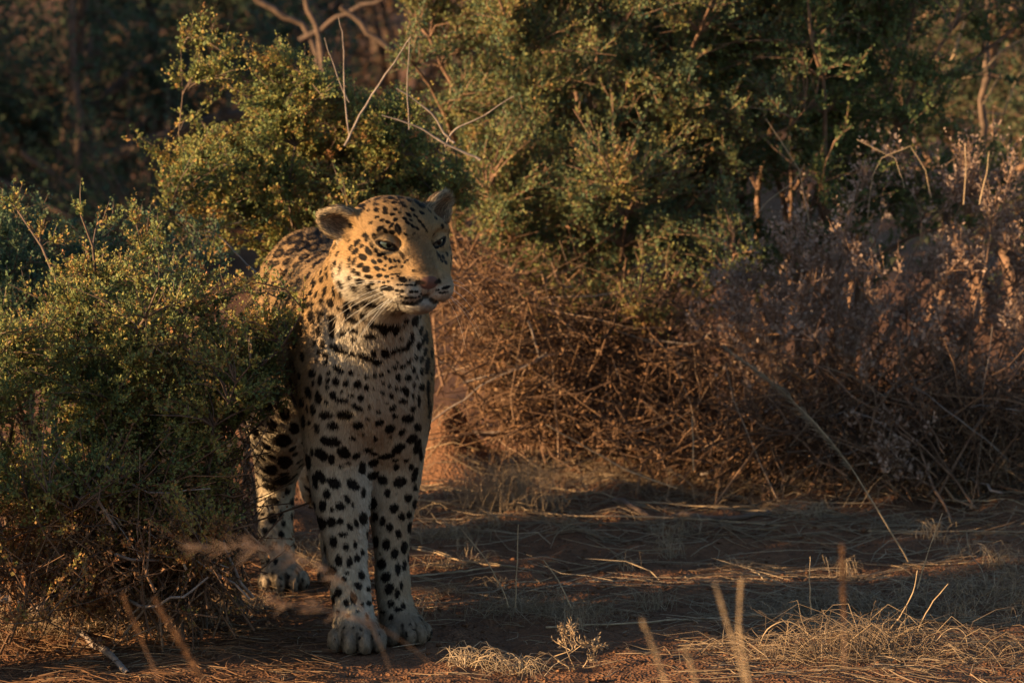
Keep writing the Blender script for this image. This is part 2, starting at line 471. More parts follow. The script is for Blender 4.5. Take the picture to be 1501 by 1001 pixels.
SPOTS_CHEST = '''620 130 26 14 10/680 160 12 8/735 95 22 22/830 100 40 16 -20/720 160 30 14/795 140 18 16/855 140 12 20 30/890 100 8 10/905 65 14 14/950 70 14 30 10/985 130 10 26 10/1000 180 10 26 15/1010 245 9 22 10/975 215 11 22/938 165 10 26 10/880 175 10 8/570 148 18 14/510 125 14 46/435 135 14 22/460 205 14 28 -10/440 250 12 16/415 200 10 14/625 180 14 10/540 232 46 18 30/610 255 36 12 15/690 275 44 14 15/735 255 14 20/795 250 22 24 20/860 235 50 12 -12/920 205 14 34 30/475 265 22 14 30/425 295 10 10/470 305 14 12/755 303 22 14 -10/545 340 30 16 35/525 325 12 10/610 360 16 12/697 385 12 14/740 373 10 14/776 372 12 11/815 350 8 10/848 328 14 10/890 325 18 9 -20/920 300 14 9 -40/862 300 9 7/935 285 8 7/962 276 10 14/990 282 9 20 10/1022 320 12 40 5/990 350 11 20/947 343 11 18/965 382 8 12/915 385 16 16 -30/865 385 12 18 -20/400 365 20 20/490 360 12 12/443 400 13 26/487 402 12 14/405 418 9 14/530 408 20 20/585 413 17 18/645 420 20 20/480 440 11 16/695 440 12 14/730 445 5 10/785 415 8 10/820 430 8 14/855 445 9 12/880 450 8 12/905 458 13 26 -10/950 430 9 20/990 437 14 20/1025 440 9 40/380 470 20 28 -20/437 495 16 36/515 480 19 22/562 460 8 10/612 483 18 12 30/663 495 16 16/783 468 11 10/830 485 12 14 -20/945 485 10 12/975 510 9 34/1028 520 7 30/565 510 36 12 5/645 545 34 12 25/890 512 22 12 5/835 553 22 14 -25/480 520 10 12/345 520 12 26/405 562 14 28/375 562 9 22/710 545 8 8/760 572 14 9 -10/803 525 8 6/945 555 14 18/475 588 32 22 5/575 587 42 25 -3/847 592 16 14/915 607 28 22/700 610 12 7 20/512 645 28 20 15/648 645 26 19/765 628 22 15 -25/820 660 24 20 -35/970 655 18 22 -30/883 683 20 14 -30/680 690 8 6/822 705 10 7/615 716 18 10 5/740 715 10 14/425 660 16 26 -10/355 625 11 34/385 635 8 14/498 732 48 24 10/938 718 30 18 -35/570 795 34 26 35/865 770 36 22 -30/800 812 40 14 -10/740 800 20 8 10/700 778 24 14/450 803 36 26 40/505 830 17 26/640 812 22 14 -30/555 868 12 8/592 850 12 8/730 850 30 20 -30/855 872 14 16/848 835 18 8 -20/905 838 12 8/965 760 16 40 15/400 795 9 22/380 850 16 40/985 805 9 34/670 880 18 32/445 925 20 34 -30/730 918 34 20 -20/782 945 24 26/955 915 14 40 15/935 875 14 18/240 730 38 34/248 838 36 28/180 885 30 26 20/235 942 40 24 -20/300 660 24 30'''
SPOTS_LEGS = '''465 30 36 24 30/375 25 14 40 -15/560 40 40 22 40/610 80 12 28/362 95 16 40 -10/430 85 22 22 40/412 142 19 28/495 145 25 20 10/457 158 10 12/530 108 14 24 -25/558 140 8 14/608 205 20 34/402 228 26 34 -20/453 220 23 24/495 215 18 16/543 243 14 20 -25/575 230 12 22 -20/510 282 22 15 -5/465 317 20 30/525 343 18 18/570 332 12 20/428 355 12 46 -10/488 408 20 28/540 417 16 26/578 396 16 20 -20/605 370 10 16/462 458 18 22/530 470 10 8/600 482 16 24 -20/513 497 14 16 -30/583 532 24 16 35/487 562 17 24/562 592 18 30 -10/467 600 10 28/527 618 16 18/605 622 9 10/637 618 14 14/632 550 8 16/488 660 10 8/535 678 12 8/660 658 8 10/585 655 10 7/630 685 8 18/650 132 28 30 10/790 25 34 26 -15/728 80 16 24/702 20 18 24 -20/760 155 24 22/826 103 18 22/860 55 10 20/858 135 12 24/795 195 18 22 -10/830 187 13 20/668 198 15 24 10/703 218 15 26 10/738 245 18 22/780 278 16 22/836 250 14 30/672 320 16 30/722 332 20 28/762 377 18 30 5/808 348 15 32/698 426 23 28/778 452 16 30/810 435 10 26/720 490 22 28 30/668 520 15 20/795 532 10 24/735 547 22 30 15/775 572 15 26/675 588 15 16/745 622 19 17/805 630 13 16/778 648 18 14/745 687 14 13/705 665 14 10/640 437 12 20/690 375 5 6/668 640 8 10/200 15 40 20 -10/150 48 40 18 15/165 118 40 20 5/235 70 14 18/165 200 26 32 -20/205 188 14 20/98 248 14 18/130 265 14 20/207 278 16 22/220 228 10 18/85 185 14 10/117 180 12 10/235 348 14 18/160 348 14 10 20/120 328 16 8 20/178 410 12 16/143 412 14 10/95 398 8 10/175 323 10 8/80 290 6 12/480 745 8 8/515 740 9 7/560 735 9 7/600 745 8 8/640 735 8 8/470 790 6 10/505 800 6 9/590 790 6 9/655 785 6 9/690 770 6 8/800 730 9 7/840 720 8 7/860 750 6 8/820 770 6 8'''
faces_tri = np.concatenate([LQ[:, [0, 1, 2]], LQ[:, [0, 2, 3]]])
BVH = BVHTree.FromPolygons(LV.tolist(), LQ.tolist())
cam_p = Vector((0, CAM_Y, CAM_Z))
spots = []                                          # centre, normal, axis, half length, half width
for text, x0, y0, sc in ((SPOTS_HEAD, 350, 270, 4.2886), (SPOTS_BACK, 350, 270, 4.2886), (SPOTS_CHEST, 350, 450, 3.7086), (SPOTS_LEGS, 350, 700, 3.337)):
    for row in text.split('/'):
        v = [float(t) for t in row.split()] + [0]
        px, py = x0 + v[0] / sc, y0 + v[1] / sc
        d = ray(px, py).normalized()
        loc, nrm, _, dist = BVH.ray_cast(cam_p, d)
        if loc is None:
            continue
        ang = R(v[4])
        cu = Vector((0, _sp, _cp))
        ax = Vector((math.cos(ang), 0, 0)) - cu * math.sin(ang)
        bx_ = Vector((math.sin(ang), 0, 0)) + cu * math.cos(ang)
        if -nrm.dot(d) < (0.08 if text is SPOTS_BACK else 0.17):                       # on the turn of the body: lie in the surface
            ax = (ax - nrm * ax.dot(nrm)).normalized()
            bx_ = nrm.cross(ax)
        m = dist / FPX / sc
        g = {SPOTS_HEAD: 1.28, SPOTS_CHEST: 1.12, SPOTS_LEGS: 0.98}.get(text, 1.34)
        spots.append((loc, nrm, ax, max(v[2], 5) * m * g, max(v[3], 5.5) * m * g, 1.0 if text is SPOTS_BACK else 0.0, bx_))
# the flanks, the far side and all else the photograph does not show
rs = np.random.default_rng(5)
kd = kdtree.KDTree(len(spots) + 6000)
for i, s_ in enumerate(spots):
    kd.insert(s_[0], i)
kd.balance()
pick = rs.permutation(len(LV))
free = []
cell = {}
for i in pick[:60000]:
    p, n = LV[i], LNRM[i]
    q = (p - HEAD_O) @ HM.T
    onhead = np.linalg.norm(q - (0, 0.04, -0.02)) < 0.135
    gap = 0.017 if onhead else (0.026 if p[2] < 0.30 else 0.034)
    if p[2] < 0.07:
        gap = 0.014
    if onhead and q[1] > 0.095:
        continue
    co, j, dd = kd.find(p)
    near = dd < (0.012 if onhead else (0.045 if (n[2] > 0.3 and p[1] > 0.2) else 0.024))
    if near or (n[1] < -0.25 and p[1] < 0.3 and dd < 0.04):
        continue
    k = tuple((p / 0.04).astype(int))
    ok = True
    for a in (-1, 0, 1):
        for b in (-1, 0, 1):
            for c in (-1, 0, 1):
                for f in cell.get((k[0] + a, k[1] + b, k[2] + c), ()):
                    if np.linalg.norm(f - p) < gap:
                        ok = False
    if not ok:
        continue
    cell.setdefault(k, []).append(p)
    s1 = gap * rs.uniform(0.28, 0.42)
    ring = 1.0 if (p[1] > 0.18 and p[2] > 0.40) else 0.0
    if ring:
        s1 *= 1.25
    ax = Vector(rs.normal(size=3)); nn = Vector(n)
    ax = (ax - nn * ax.dot(nn)).normalized()
    spots.append((Vector(p), nn, ax, s1, s1 * rs.uniform(0.6, 0.95), ring, nn.cross(ax)))

def spot_mask(P, N):
    out = np.zeros(len(P))
    order = np.argsort(P[:, 2])
    zs = P[order, 2]
    wob = hash_noise(P, 0.007, 3) * 0.16 + hash_noise(P, 0.003, 4) * 0.08
    for c, n, ax, s1, s2, ring, bx_ in spots:
        r = 2.6 * max(s1, s2)
        a, b = np.searchsorted(zs, (c.z - r, c.z + r))
        ix = order[a:b]
        q = P[ix] - np.array(c)
        near = (np.abs(q[:, 0]) < r) & (np.abs(q[:, 1]) < r)
        ix, q = ix[near], q[near]
        if not len(ix):
            continue
        n_, a1 = np.array(n), np.array(ax)
        a2 = np.array(bx_)
        e = np.sqrt((q @ a1 / s1) ** 2 + (q @ a2 / s2) ** 2)
        e = e + wob[ix]
        m = sstep(1.16, 0.96, e) * (N[ix] @ n_ > 0.1)
        if ring:
            m = m * (1 - 0.45 * sstep(0.55, 0.2, e))
        out[ix] = np.maximum(out[ix], m)
    return out

TAWNY, GOLD, PALE, WHITE, BLACK = (np.array(c) for c in ((0.25, 0.155, 0.078), (0.315, 0.190, 0.088), (0.44, 0.36, 0.265), (0.48, 0.42, 0.345), (0.011, 0.008, 0.0065)))

def lerp(a, b, t):
    return a + (b - a) * t[:, None]

def eye_dist(P):
    """0 at the rim of the eyelids, in eye widths"""
    d = np.full(len(P), 9.0)
    for c, dd, a, b, s in EYES:
        q = P - c
        x, y = q @ a, q @ b
        e = np.sqrt((x / 0.0188) ** 2 + ((y + 0.0020) / 0.0075) ** 2)
        d = np.minimum(d, np.where((q @ dd > -0.004) & (np.linalg.norm(q, axis=1) < 0.045), e, 9.0))
    return d

def coat(P, N):
    """colour of the hair growing at P, its length and its thickness"""
    q = (P - HEAD_O) @ HM.T
    head = sstep(0.150, 0.115, np.linalg.norm(q - (0, 0.045, -0.02), axis=1))
    wob = hash_noise(P, 0.04, 9) * 0.5
    # body
    cx = -0.262 + (P[:, 1] - 0.1) * -0.16
    side = np.abs(P[:, 0] - cx)
    front = sstep(0.14, 0.02, P[:, 1]) * sstep(0.115, 0.07, side) * sstep(0.66, 0.56, P[:, 2])
    under = sstep(0.1, -0.5, N[:, 2]) * sstep(0.45, 0.36, P[:, 2])
    leg = sstep(0.42, 0.30, P[:, 2])
    inner = np.clip(sstep(0.055, 0.015, side) + 0.35 * (-N[:, 1]), 0, 1)
    pale = np.clip(np.maximum.reduce([front * (0.95 + 0.2 * wob), under, leg * (0.60 + 0.35 * inner + 0.2 * wob)]), 0, 1)
    col = lerp(np.tile(TAWNY, (len(P), 1)), np.tile(PALE, (len(P), 1)), pale)
    gold = sstep(0.50, 0.60, P[:, 2]) * sstep(0.32, 0.12, P[:, 1]) * (1 - pale)
    col = lerp(col, np.tile(GOLD, (len(P), 1)), gold)
    col = lerp(col, np.tile(WHITE, (len(P), 1)), np.clip(leg * sstep(0.03, 0.008, side) + sstep(0.30, 0.42, P[:, 2]) * front * 0.5, 0, 1) * 0.8)
    paws = sstep(0.075, 0.045, P[:, 2])
    col = lerp(col, np.tile(np.array((0.18, 0.135, 0.098)), (len(P), 1)), paws * (0.75 + 0.4 * wob))
    # head
    u, f, r = q[:, 2], q[:, 1], np.abs(q[:, 0])
    low = np.clip(sstep(-0.045, -0.095, u + 0.012 * wob) + 0.8 * sstep(0.09, 0.03, f) * sstep(-0.02, -0.075, u), 0, 1)
    hcol = lerp(np.tile(GOLD, (len(P), 1)), np.tile(WHITE, (len(P), 1)), low * 0.85)
    bridge = sstep(0.026, 0.014, r) * sstep(0.055, 0.085, f) * sstep(-0.066, -0.045, u) * sstep(0.03, 0.0, u)
    hcol = lerp(hcol, np.tile(np.array((0.215, 0.125, 0.06)), (len(P), 1)), bridge)
    pad = sstep(0.045, 0.03, r) * sstep(0.085, 0.105, f) * sstep(-0.066, -0.074, u)
    hcol = lerp(hcol, np.tile(WHITE * 0.95, (len(P), 1)), pad * 0.75)
    chin = sstep(0.085, 0.105, f) * sstep(-0.090, -0.097, u)
    hcol = lerp(hcol, np.tile(np.array((0.30, 0.26, 0.22)), (len(P), 1)), chin * 0.8)
    ed = eye_dist(P)
    hcol = lerp(hcol, np.tile(np.array((0.40, 0.29, 0.17)), (len(P), 1)), sstep(2.1, 1.5, ed) * 0.35)
    col = lerp(col, hcol, head)
    m = spot_mask(P, N)
    for c, yw, s in PAWS:
        M = rotm(yw)
        w = P - c
        lx, lf = w @ M[0] / s, -(w @ M[1]) / s
        cl = np.minimum.reduce([np.abs(lx), np.abs(lx - 0.0245), np.abs(lx + 0.0245)])
        m = np.maximum(m, 0.65 * sstep(0.0036, 0.0014, cl) * sstep(0.006, 0.018, lf) * (P[:, 2] < 0.042) * (np.abs(lx) < 0.05) * (lf < 0.075))
    m = m * (1 - bridge * 0.9) * (1 - sstep(1.9, 1.4, ed) * 0.5)
    # lids, tear line, lips
    rim = sstep(1.20, 1.06, ed)
    m = np.maximum(m, rim)
    for c, dd, a, b, s in EYES:
        w = P - c
        x, y = w @ a, w @ b
        tear = sstep(0.0052, 0.0028, np.abs(y + 0.002 - (x + 0.02) * 0.75)) * sstep(-0.016, -0.021, x) * sstep(-0.042, -0.030, x) * (w @ dd > -0.01)
        m = np.maximum(m, tear * 0.85)
    line = lambda A, B, t0, t1: sstep(t1, t0, np.linalg.norm(np.stack((r, f, u), 1) - A - np.clip((np.stack((r, f, u), 1) - A) @ (B - A) / ((B - A) @ (B - A)), 0, 1)[:, None] * (B - A), axis=1))
    lip = np.maximum(line(np.array((0, 0.138, -0.0875)), np.array((0.020, 0.128, -0.1010)), 0.0032, 0.0060), line(np.array((0.020, 0.128, -0.1010)), np.array((0.053, 0.094, -0.0975)), 0.0030, 0.0055))
    lip = np.maximum(lip, line(np.array((0, 0.146, -0.074)), np.array((0, 0.140, -0.086)), 0.0022, 0.0045))
    m = np.maximum(m, lip * 0.95)
    m = np.maximum(m, 0.9 * sstep(0.010, 0.005, r) * sstep(-0.082, -0.085, u) * sstep(-0.095, -0.091, u) * sstep(0.112, 0.118, f))  # black middle of the lips, with the mouth's shadow painted into it
    # ears: dark back, pale lining
    ear_in, ear_bk = np.zeros(len(P)), np.zeros(len(P))
    for base, ax, fc, cen, M in EARS:
        w = P - base
        on = (w @ ax > 0.008) & (np.linalg.norm(P - cen, axis=1) < 0.052)
        ear_in = np.maximum(ear_in, on * (N @ fc > 0.15) * 1.0)
        ear_bk = np.maximum(ear_bk, on * sstep(-0.1, -0.4, N @ fc) * sstep(0.010, 0.022, w @ ax))
    m = m * (1 - ear_in)
    deep = np.zeros(len(P))
    for base, ax, fc, cen, M in EARS:
        w = (P - cen) @ M.T
        deep = np.maximum(deep, (np.linalg.norm(P - cen, axis=1) < 0.05) * sstep(0.030, 0.012, np.linalg.norm(w[:, [0, 2]], axis=1)))
    col = lerp(col, lerp(np.tile(np.array((0.36, 0.265, 0.17)), (len(P), 1)), np.tile(np.array((0.17, 0.11, 0.07)), (len(P), 1)), deep), ear_in)
    rimw = np.zeros(len(P))
    for base, ax, fc, cen, M in EARS:
        rimw = np.maximum(rimw, ((P - base) @ ax > 0.014) * (np.linalg.norm(P - cen, axis=1) < 0.052) * (1 - ear_in))
    col = lerp(col, np.tile(np.array((0.17, 0.105, 0.06)), (len(P), 1)), rimw * 0.85)
    col = lerp(col, np.tile(np.array((0.06, 0.045, 0.035)), (len(P), 1)), ear_bk * 0.7)
    col = lerp(col, np.tile(BLACK, (len(P), 1)), np.clip(m, 0, 1))
    # bare nose leather
    nz = np.sqrt((r / 0.0185) ** 2 + ((f - 0.139) / 0.0155) ** 2 + ((u + 0.0625) / 0.0125) ** 2)
    bare = sstep(1.10, 0.98, nz)
    nost = np.maximum(line(np.array((0.0115, 0.1530, -0.0645)), np.array((0.0225, 0.1450, -0.0610)), 0.0050, 0.0072), 0)
    col = lerp(col, np.tile(np.array((0.105, 0.052, 0.041)), (len(P), 1)), bare)
    col = lerp(col, np.tile(np.array((0.012, 0.008, 0.007)), (len(P), 1)), nost)
    # length
    ln = 0.0110 + 0.002 * wob + 0.001 * front - 0.003 * sstep(0.42, 0.3, P[:, 2]) - 0.002 * sstep(0.08, 0.04, P[:, 2])
    hl = 0.0046 + 0.0058 * sstep(0.10, 0.02, f) + 0.008 * sstep(-0.03, -0.09, u) * sstep(0.09, 0.02, f) - 0.001 * bridge
    ln = ln + (hl - ln) * head
    ln = np.where(ear_in > 0.5, 0.015, ln)
    ln = np.where(ear_bk > 0.3, 0.005, ln)
    ln = ln * (1 - bare) * (1 - sstep(1.45, 1.15, ed)) * (1 - 0.7 * lip)
    ln = np.where((P[:, 2] < 0.004), 0, ln)
    th = 0.00036 + (0.00022 - 0.00036) * head
    return col, ln, th, head, ear_in

def flow(P, N, head, ear_in):
    """which way the hair lies"""
    q = (P - HEAD_O) @ HM.T
    b = np.tile(np.array((-0.12, 0.75, -0.45)), (len(P), 1))
    legw = sstep(0.46, 0.34, P[:, 2])[:, None]
    b = b * (1 - legw) + np.array((0, 0.15, -1.0)) * legw
    fr = (sstep(0.12, 0.0, P[:, 1]) * sstep(-0.2, -0.7, N[:, 1]))[:, None] * (1 - legw)
    side = (P[:, 0:1] + 0.262)
    b = b * (1 - fr) + np.concatenate((np.clip(side * 6, -0.6, 0.6), 0 * side, -np.ones_like(side)), 1) * fr
    rr = q - np.array((0, 0.135, -0.045))
    rr[:, 2] += np.where(q[:, 2] < -0.05, -0.02, 0.01)
    h = norm(rr) @ HM
    d = b * (1 - head[:, None]) + h * head[:, None]
    for base, ax, fc, cen, M in EARS:
        on = (((P - base) @ ax > 0.006) & (np.linalg.norm(P - cen, axis=1) < 0.052))[:, None]
        d = np.where(on, ax + 0.25 * norm(cen - P), d)
    d = d + 0.18 * np.stack([hash_noise(P, 0.03, 20 + i) for i in range(3)], 1)
    d = d - N * (d * N).sum(1, keepdims=True)
    return norm(d)

leopard = empty('leopard', tuple(PAWS[0][0]))
tag(leopard, 'spotted golden leopard standing beside a shrub, head turned to one side', 'leopard')
m_skin, nt, b = mat_new('leopard_skin')
at_ = nt.nodes.new('ShaderNodeAttribute'); at_.attribute_name = 'coat'
nt.links.new(at_.outputs['Color'], b.inputs['Base Color'])
b.inputs['Roughness'].default_value = 0.62
b.inputs['Specular IOR Level'].default_value = 0.10
colv, _, _, _, _ = coat(LV, LNRM)
loops = np.concatenate([LQ.ravel()] + [np.array(g) for g in LN])
sizes = np.array([4] * len(LQ) + [len(g) for g in LN])
me = np_mesh('leopard_body', LV, loops, sizes, True, {'coat': ('FLOAT_COLOR', 'POINT', np.concatenate((colv, np.ones((len(colv), 1))), 1))})
body = link('body', me, m_skin, leopard)

# fur: short hairs lying along the coat
T = faces_tri
A, B_, C_ = LV[T[:, 0]], LV[T[:, 1]], LV[T[:, 2]]
area = np.linalg.norm(np.cross(B_ - A, C_ - A), axis=1) / 2
cenq = (A + B_ + C_) / 3
hd = np.linalg.norm(cenq - (HEAD_O + HF * 0.045), axis=1) < 0.15
frontal = (cenq[:, 1] < 0.35)
wgt = area * np.where(hd, 4.2, np.where(frontal, 1.5, 0.8))
N_HAIR = 420000
ti = rs.choice(len(T), N_HAIR, p=wgt / wgt.sum())
u1, u2 = rs.random(N_HAIR), rs.random(N_HAIR)
fl = u1 + u2 > 1
u1[fl], u2[fl] = 1 - u1[fl], 1 - u2[fl]
root = A[ti] + (B_[ti] - A[ti]) * u1[:, None] + (C_[ti] - A[ti]) * u2[:, None]
w = np.stack((1 - u1 - u2, u1, u2), 1)
rn = norm((LNRM[T[ti]] * w[..., None]).sum(1))
q0 = (root - HEAD_O) @ HM.T
h0 = sstep(0.150, 0.115, np.linalg.norm(q0 - (0, 0.045, -0.02), axis=1))
fd = flow(root, rn, h0, h0)
l0 = 0.0062 - 0.0028 * h0 - 0.0015 * sstep(0.10, 0.13, q0[:, 1]) * h0
col, ln, th, head, ear_in = coat(root + fd * l0[:, None], rn)        # a hair shows its colour where it lies, not where it is rooted
keep = ln > 0.0018
root, rn, col, ln, th, head, ear_in, fd = (a[keep] for a in (root, rn, col, ln, th, head, ear_in, fd))
n = len(root)
ln = ln * rs.uniform(0.65, 1.2, n)
lift = (0.28 + 0.16 * rs.normal(size=n))[:, None]
jit = norm(rs.normal(size=(n, 3)))
dirs = norm(fd + rn * lift + jit * 0.20)
p1 = root + dirs * (ln * 0.5)[:, None]
p2 = root + norm(fd + rn * lift * 0.35 + jit * 0.30 + np.array((0, 0, -0.08))) * ln[:, None]
p0 = root - rn * 0.0006
pts = np.stack((p0, p1, p2), 1).reshape(-1, 3)
rad = np.stack((th, th * 0.85, th * 0.15), 1).ravel()
col = col * np.where(ear_in > 0.5, rs.choice([0.45, 0.8, 1.5], n), 1.0)[:, None]
col = np.clip(col * rs.normal(1.0, 0.20, (n, 1)), 0, 1)
hcv = bpy.data.hair_curves.new('leopard_fur')
hcv.add_curves([3] * n)
hcv.attributes['position'].data.foreach_set('vector', pts.astype(np.float32).ravel())
ra = hcv.attributes.get('radius') or hcv.attributes.new('radius', 'FLOAT', 'POINT')
ra.data.foreach_set('value', rad.astype(np.float32))
ca = hcv.attributes.new('coat', 'FLOAT_COLOR', 'CURVE')
ca.data.foreach_set('color', np.concatenate((col, np.ones((n, 1))), 1).astype(np.float32).ravel())
na = hcv.attributes.new('lie', 'FLOAT_VECTOR', 'CURVE')
na.data.foreach_set('vector', norm(rn + dirs * 0.25 + jit * 0.42).astype(np.float32).ravel())
m_fur, nt, b = mat_new('leopard_fur')
at_ = nt.nodes.new('ShaderNodeAttribute'); at_.attribute_name = 'coat'
an_ = nt.nodes.new('ShaderNodeAttribute'); an_.attribute_name = 'lie'
nt.links.new(at_.outputs['Color'], b.inputs['Base Color'])
nt.links.new(an_.outputs['Vector'], b.inputs['Normal'])
b.inputs['Roughness'].default_value = 0.6
b.inputs['Specular IOR Level'].default_value = 0.07
SC.cycles_curves.shape = 'RIBBONS'
fur = link('fur', hcv, m_fur, leopard)

# eyes
def cap(c, d, rr, ang, seg=28, rings=8):
    d = np.asarray(d, float); d = d / np.linalg.norm(d)
    a = norm(np.cross(d, (0.0, 0.0, 1.0))); b2 = np.cross(d, a)
    V, F = [c + d * rr], []
    for i in range(1, rings + 1):
        t = ang * i / rings
        for j in range(seg):
            ph = 2 * math.pi * j / seg
            V.append(c + rr * (d * math.cos(t) + (a * math.cos(ph) + b2 * math.sin(ph)) * math.sin(t)))
    for j in range(seg):
        F += [[0, 1 + j, 1 + (j + 1) % seg]]
    for i in range(rings - 1):
        for j in range(seg):
            k = (j + 1) % seg
            F.append([1 + i * seg + j, 1 + (i + 1) * seg + j, 1 + (i + 1) * seg + k, 1 + i * seg + k])
    me = bpy.data.meshes.new('cap'); me.from_pydata([tuple(v) for v in V], [], F)
    me.polygons.foreach_set('use_smooth', [True] * len(F))
    return me

def wet(name, colr):
    m, nt, b = mat_new(name)
    b.inputs['Base Color'].default_value = (*colr, 1)
    b.inputs['Roughness'].default_value = 0.25
    b.inputs['Coat Weight'].default_value = 0.6
    b.inputs['Coat Roughness'].default_value = 0.03
    return m, nt, b
m_ball, _, _ = wet('eye_dark', (0.05, 0.035, 0.03))
m_iris, nt, b = wet('eye_iris', (0.16, 0.21, 0.17))
nz_ = nt.nodes.new('ShaderNodeTexNoise'); nz_.inputs['Scale'].default_value = 500
rp = ramp(nt, ((0.3, (0.026, 0.036, 0.028)), (0.7, (0.052, 0.064, 0.048))), nz_.outputs['Fac'])
nt.links.new(rp.outputs['Color'], b.inputs['Base Color'])
m_pup, _, b = wet('eye_pupil', (0.002, 0.002, 0.002))
b.inputs['Coat Weight'].default_value = 0.0
b.inputs['Specular IOR Level'].default_value = 0.15
for c, d, a, b2, s in EYES:
    ball = link('eye', cap(c, d, EYE_R - 0.0008, math.pi * 0.62, 32, 16), m_ball, leopard)
    gaze = norm(d * 0.8 + HF * 0.4 + HR * 0.04 + np.array((0, 0, -0.06)))
    o = link('iris', cap(c, gaze, EYE_R - 0.0003, R(47)), m_iris, leopard)
    o.parent = ball; o.matrix_parent_inverse = ball.matrix_basis.inverted() @ o.matrix_parent_inverse
    p = link('pupil', cap(c, gaze, EYE_R + 0.0001, R(12.5)), m_pup, leopard)
    p.parent = ball; p.matrix_parent_inverse = ball.matrix_basis.inverted() @ p.matrix_parent_inverse

# whiskers
def tube(pts, rads, seg=4):
    pts = np.asarray(pts, float)
    V, F = [], []
    for i, p in enumerate(pts):
        t = pts[min(i + 1, len(pts) - 1)] - pts[max(i - 1, 0)]
        t = t / (np.linalg.norm(t) + 1e-9)
        a = np.cross(t, (0.3, 0.2, 0.93)); a = a / (np.linalg.norm(a) + 1e-9)
        b2 = np.cross(t, a)
        for j in range(seg):
            ph = 2 * math.pi * j / seg
            V.append(p + (a * math.cos(ph) + b2 * math.sin(ph)) * rads[i])
    for i in range(len(pts) - 1):
        for j in range(seg):
            k = (j + 1) % seg
            F.append((i * seg + j, i * seg + k, (i + 1) * seg + k, (i + 1) * seg + j))
    me = bpy.data.meshes.new('tube'); me.from_pydata([tuple(v) for v in V], [], F)
    me.polygons.foreach_set('use_smooth', [True] * len(F))
    return me
m_wh, _, b = mat_new('whisker_white')
b.inputs['Base Color'].default_value = (0.62, 0.58, 0.52, 1)
b.inputs['Roughness'].default_value = 0.4
for s in (-1, 1):
    for row in range(3):
        for k in range(3):
            r0, f0, u0 = s * (0.036 + 0.006 * k), 0.122 - 0.011 * k, -0.066 - 0.009 * row - 0.001 * k
            L = rs.uniform(0.075, 0.12) * (1 - 0.12 * (k == 0))
            out = norm(np.array((s * 0.85, -0.35 + 0.22 * rs.normal(), -0.05 - 0.2 * row + 0.2 * rs.normal())))
            P = [np.array((r0, f0, u0)) + out * L * t + np.array((0, -0.03, -0.042)) * t * t * (L / 0.1) for t in np.linspace(0, 1, 7)]
            link('whisker', tube([hp(*p) for p in P], np.linspace(0.00036, 0.00010, 7)), m_wh, leopard)
# ------------------------------------------------------------------ ground: one sheet of red soil, dense near the leopard
def ground_z(x, y):
    x, y = np.asarray(x, float), np.asarray(y, float)
    sh = np.broadcast(x, y).shape
    p = np.stack((np.broadcast_to(x, sh).ravel(), np.broadcast_to(y, sh).ravel(), np.zeros(int(np.prod(sh)))), 1)
    near = np.exp(-((p[:, 0]) / 4.0) ** 2 - ((p[:, 1] - 1.5) / 5.0) ** 2)
    z = hash_noise(p, 0.55, 1) * 0.012 + near * (hash_noise(p, 0.11, 2) * 0.009 + hash_noise(p, 0.035, 3) * 0.007)
    verge = sstep(1.0, 1.7, p[:, 1])
    z += verge * (0.03 + 0.018 * hash_noise(p, 0.22, 5) + 0.012 * hash_noise(p, 0.07, 6))
    z += -0.010 * np.exp(-((p[:, 1] - 0.55 + 0.08 * p[:, 0]) / 0.10) ** 2)          # old wheel rut
    for (mx, my, rx, ry, h) in MOUNDS:
        z += h * np.exp(-((p[:, 0] - mx) / rx) ** 2 - ((p[:, 1] - my) / ry) ** 2) * (1 + 0.35 * hash_noise(p, 0.05, 8))
    flat = np.zeros(len(p))
    for c, yw, s in PAWS:
        flat = np.maximum(flat, np.exp(-((p[:, 0] - c[0]) / 0.10) ** 2 - ((p[:, 1] - c[1]) / 0.12) ** 2))
    z = z * (1 - flat) + flat * 0.001
    return z.reshape(sh)

def gpix(px, py):
    g = on_ground(px, py)
    return g.x, g.y
_m = [(652, 712, 0.060, 0.10, 0.105), (690, 718, 0.06, 0.08, 0.045), (960, 700, 0.07, 0.14, 0.09), (1030, 705, 0.10, 0.16, 0.11), (1290, 700, 0.3, 0.25, 0.05), (200, 800, 0.22, 0.2, 0.02)]
MOUNDS = [(*gpix(a, b), rx, ry, h) for a, b, rx, ry, h in _m]

def lines(lo, hi, step, far, n):
    mid = np.arange(lo, hi, step)
    out = np.geomspace(step, far, n)
    return np.concatenate((lo - out[::-1], mid, hi + out))
gx, gy = lines(-1.2, 1.2, 0.013, 400, 30), lines(-0.7, 2.8, 0.015, 600, 30)
GX, GY = np.meshgrid(gx, gy, indexing='ij')
GZ = ground_z(GX, GY)
nx, ny = GX.shape
ii = np.arange(nx * ny).reshape(nx, ny)
q = np.stack((ii[:-1, :-1], ii[1:, :-1], ii[1:, 1:], ii[:-1, 1:]), -1).reshape(-1, 4)
m_soil, nt, b = mat_new('red_soil')
tc = nt.nodes.new('ShaderNodeNewGeometry')
n1 = nt.nodes.new('ShaderNodeTexNoise'); n1.inputs['Scale'].default_value = 3.5; n1.inputs['Detail'].default_value = 6; n1.inputs['Roughness'].default_value = 0.65
n2 = nt.nodes.new('ShaderNodeTexNoise'); n2.inputs['Scale'].default_value = 45; n2.inputs['Detail'].default_value = 5; n2.inputs['Roughness'].default_value = 0.7
n3 = nt.nodes.new('ShaderNodeTexVoronoi'); n3.inputs['Scale'].default_value = 160
for k in (n1, n2, n3):
    nt.links.new(tc.outputs['Position'], k.inputs['Vector'])
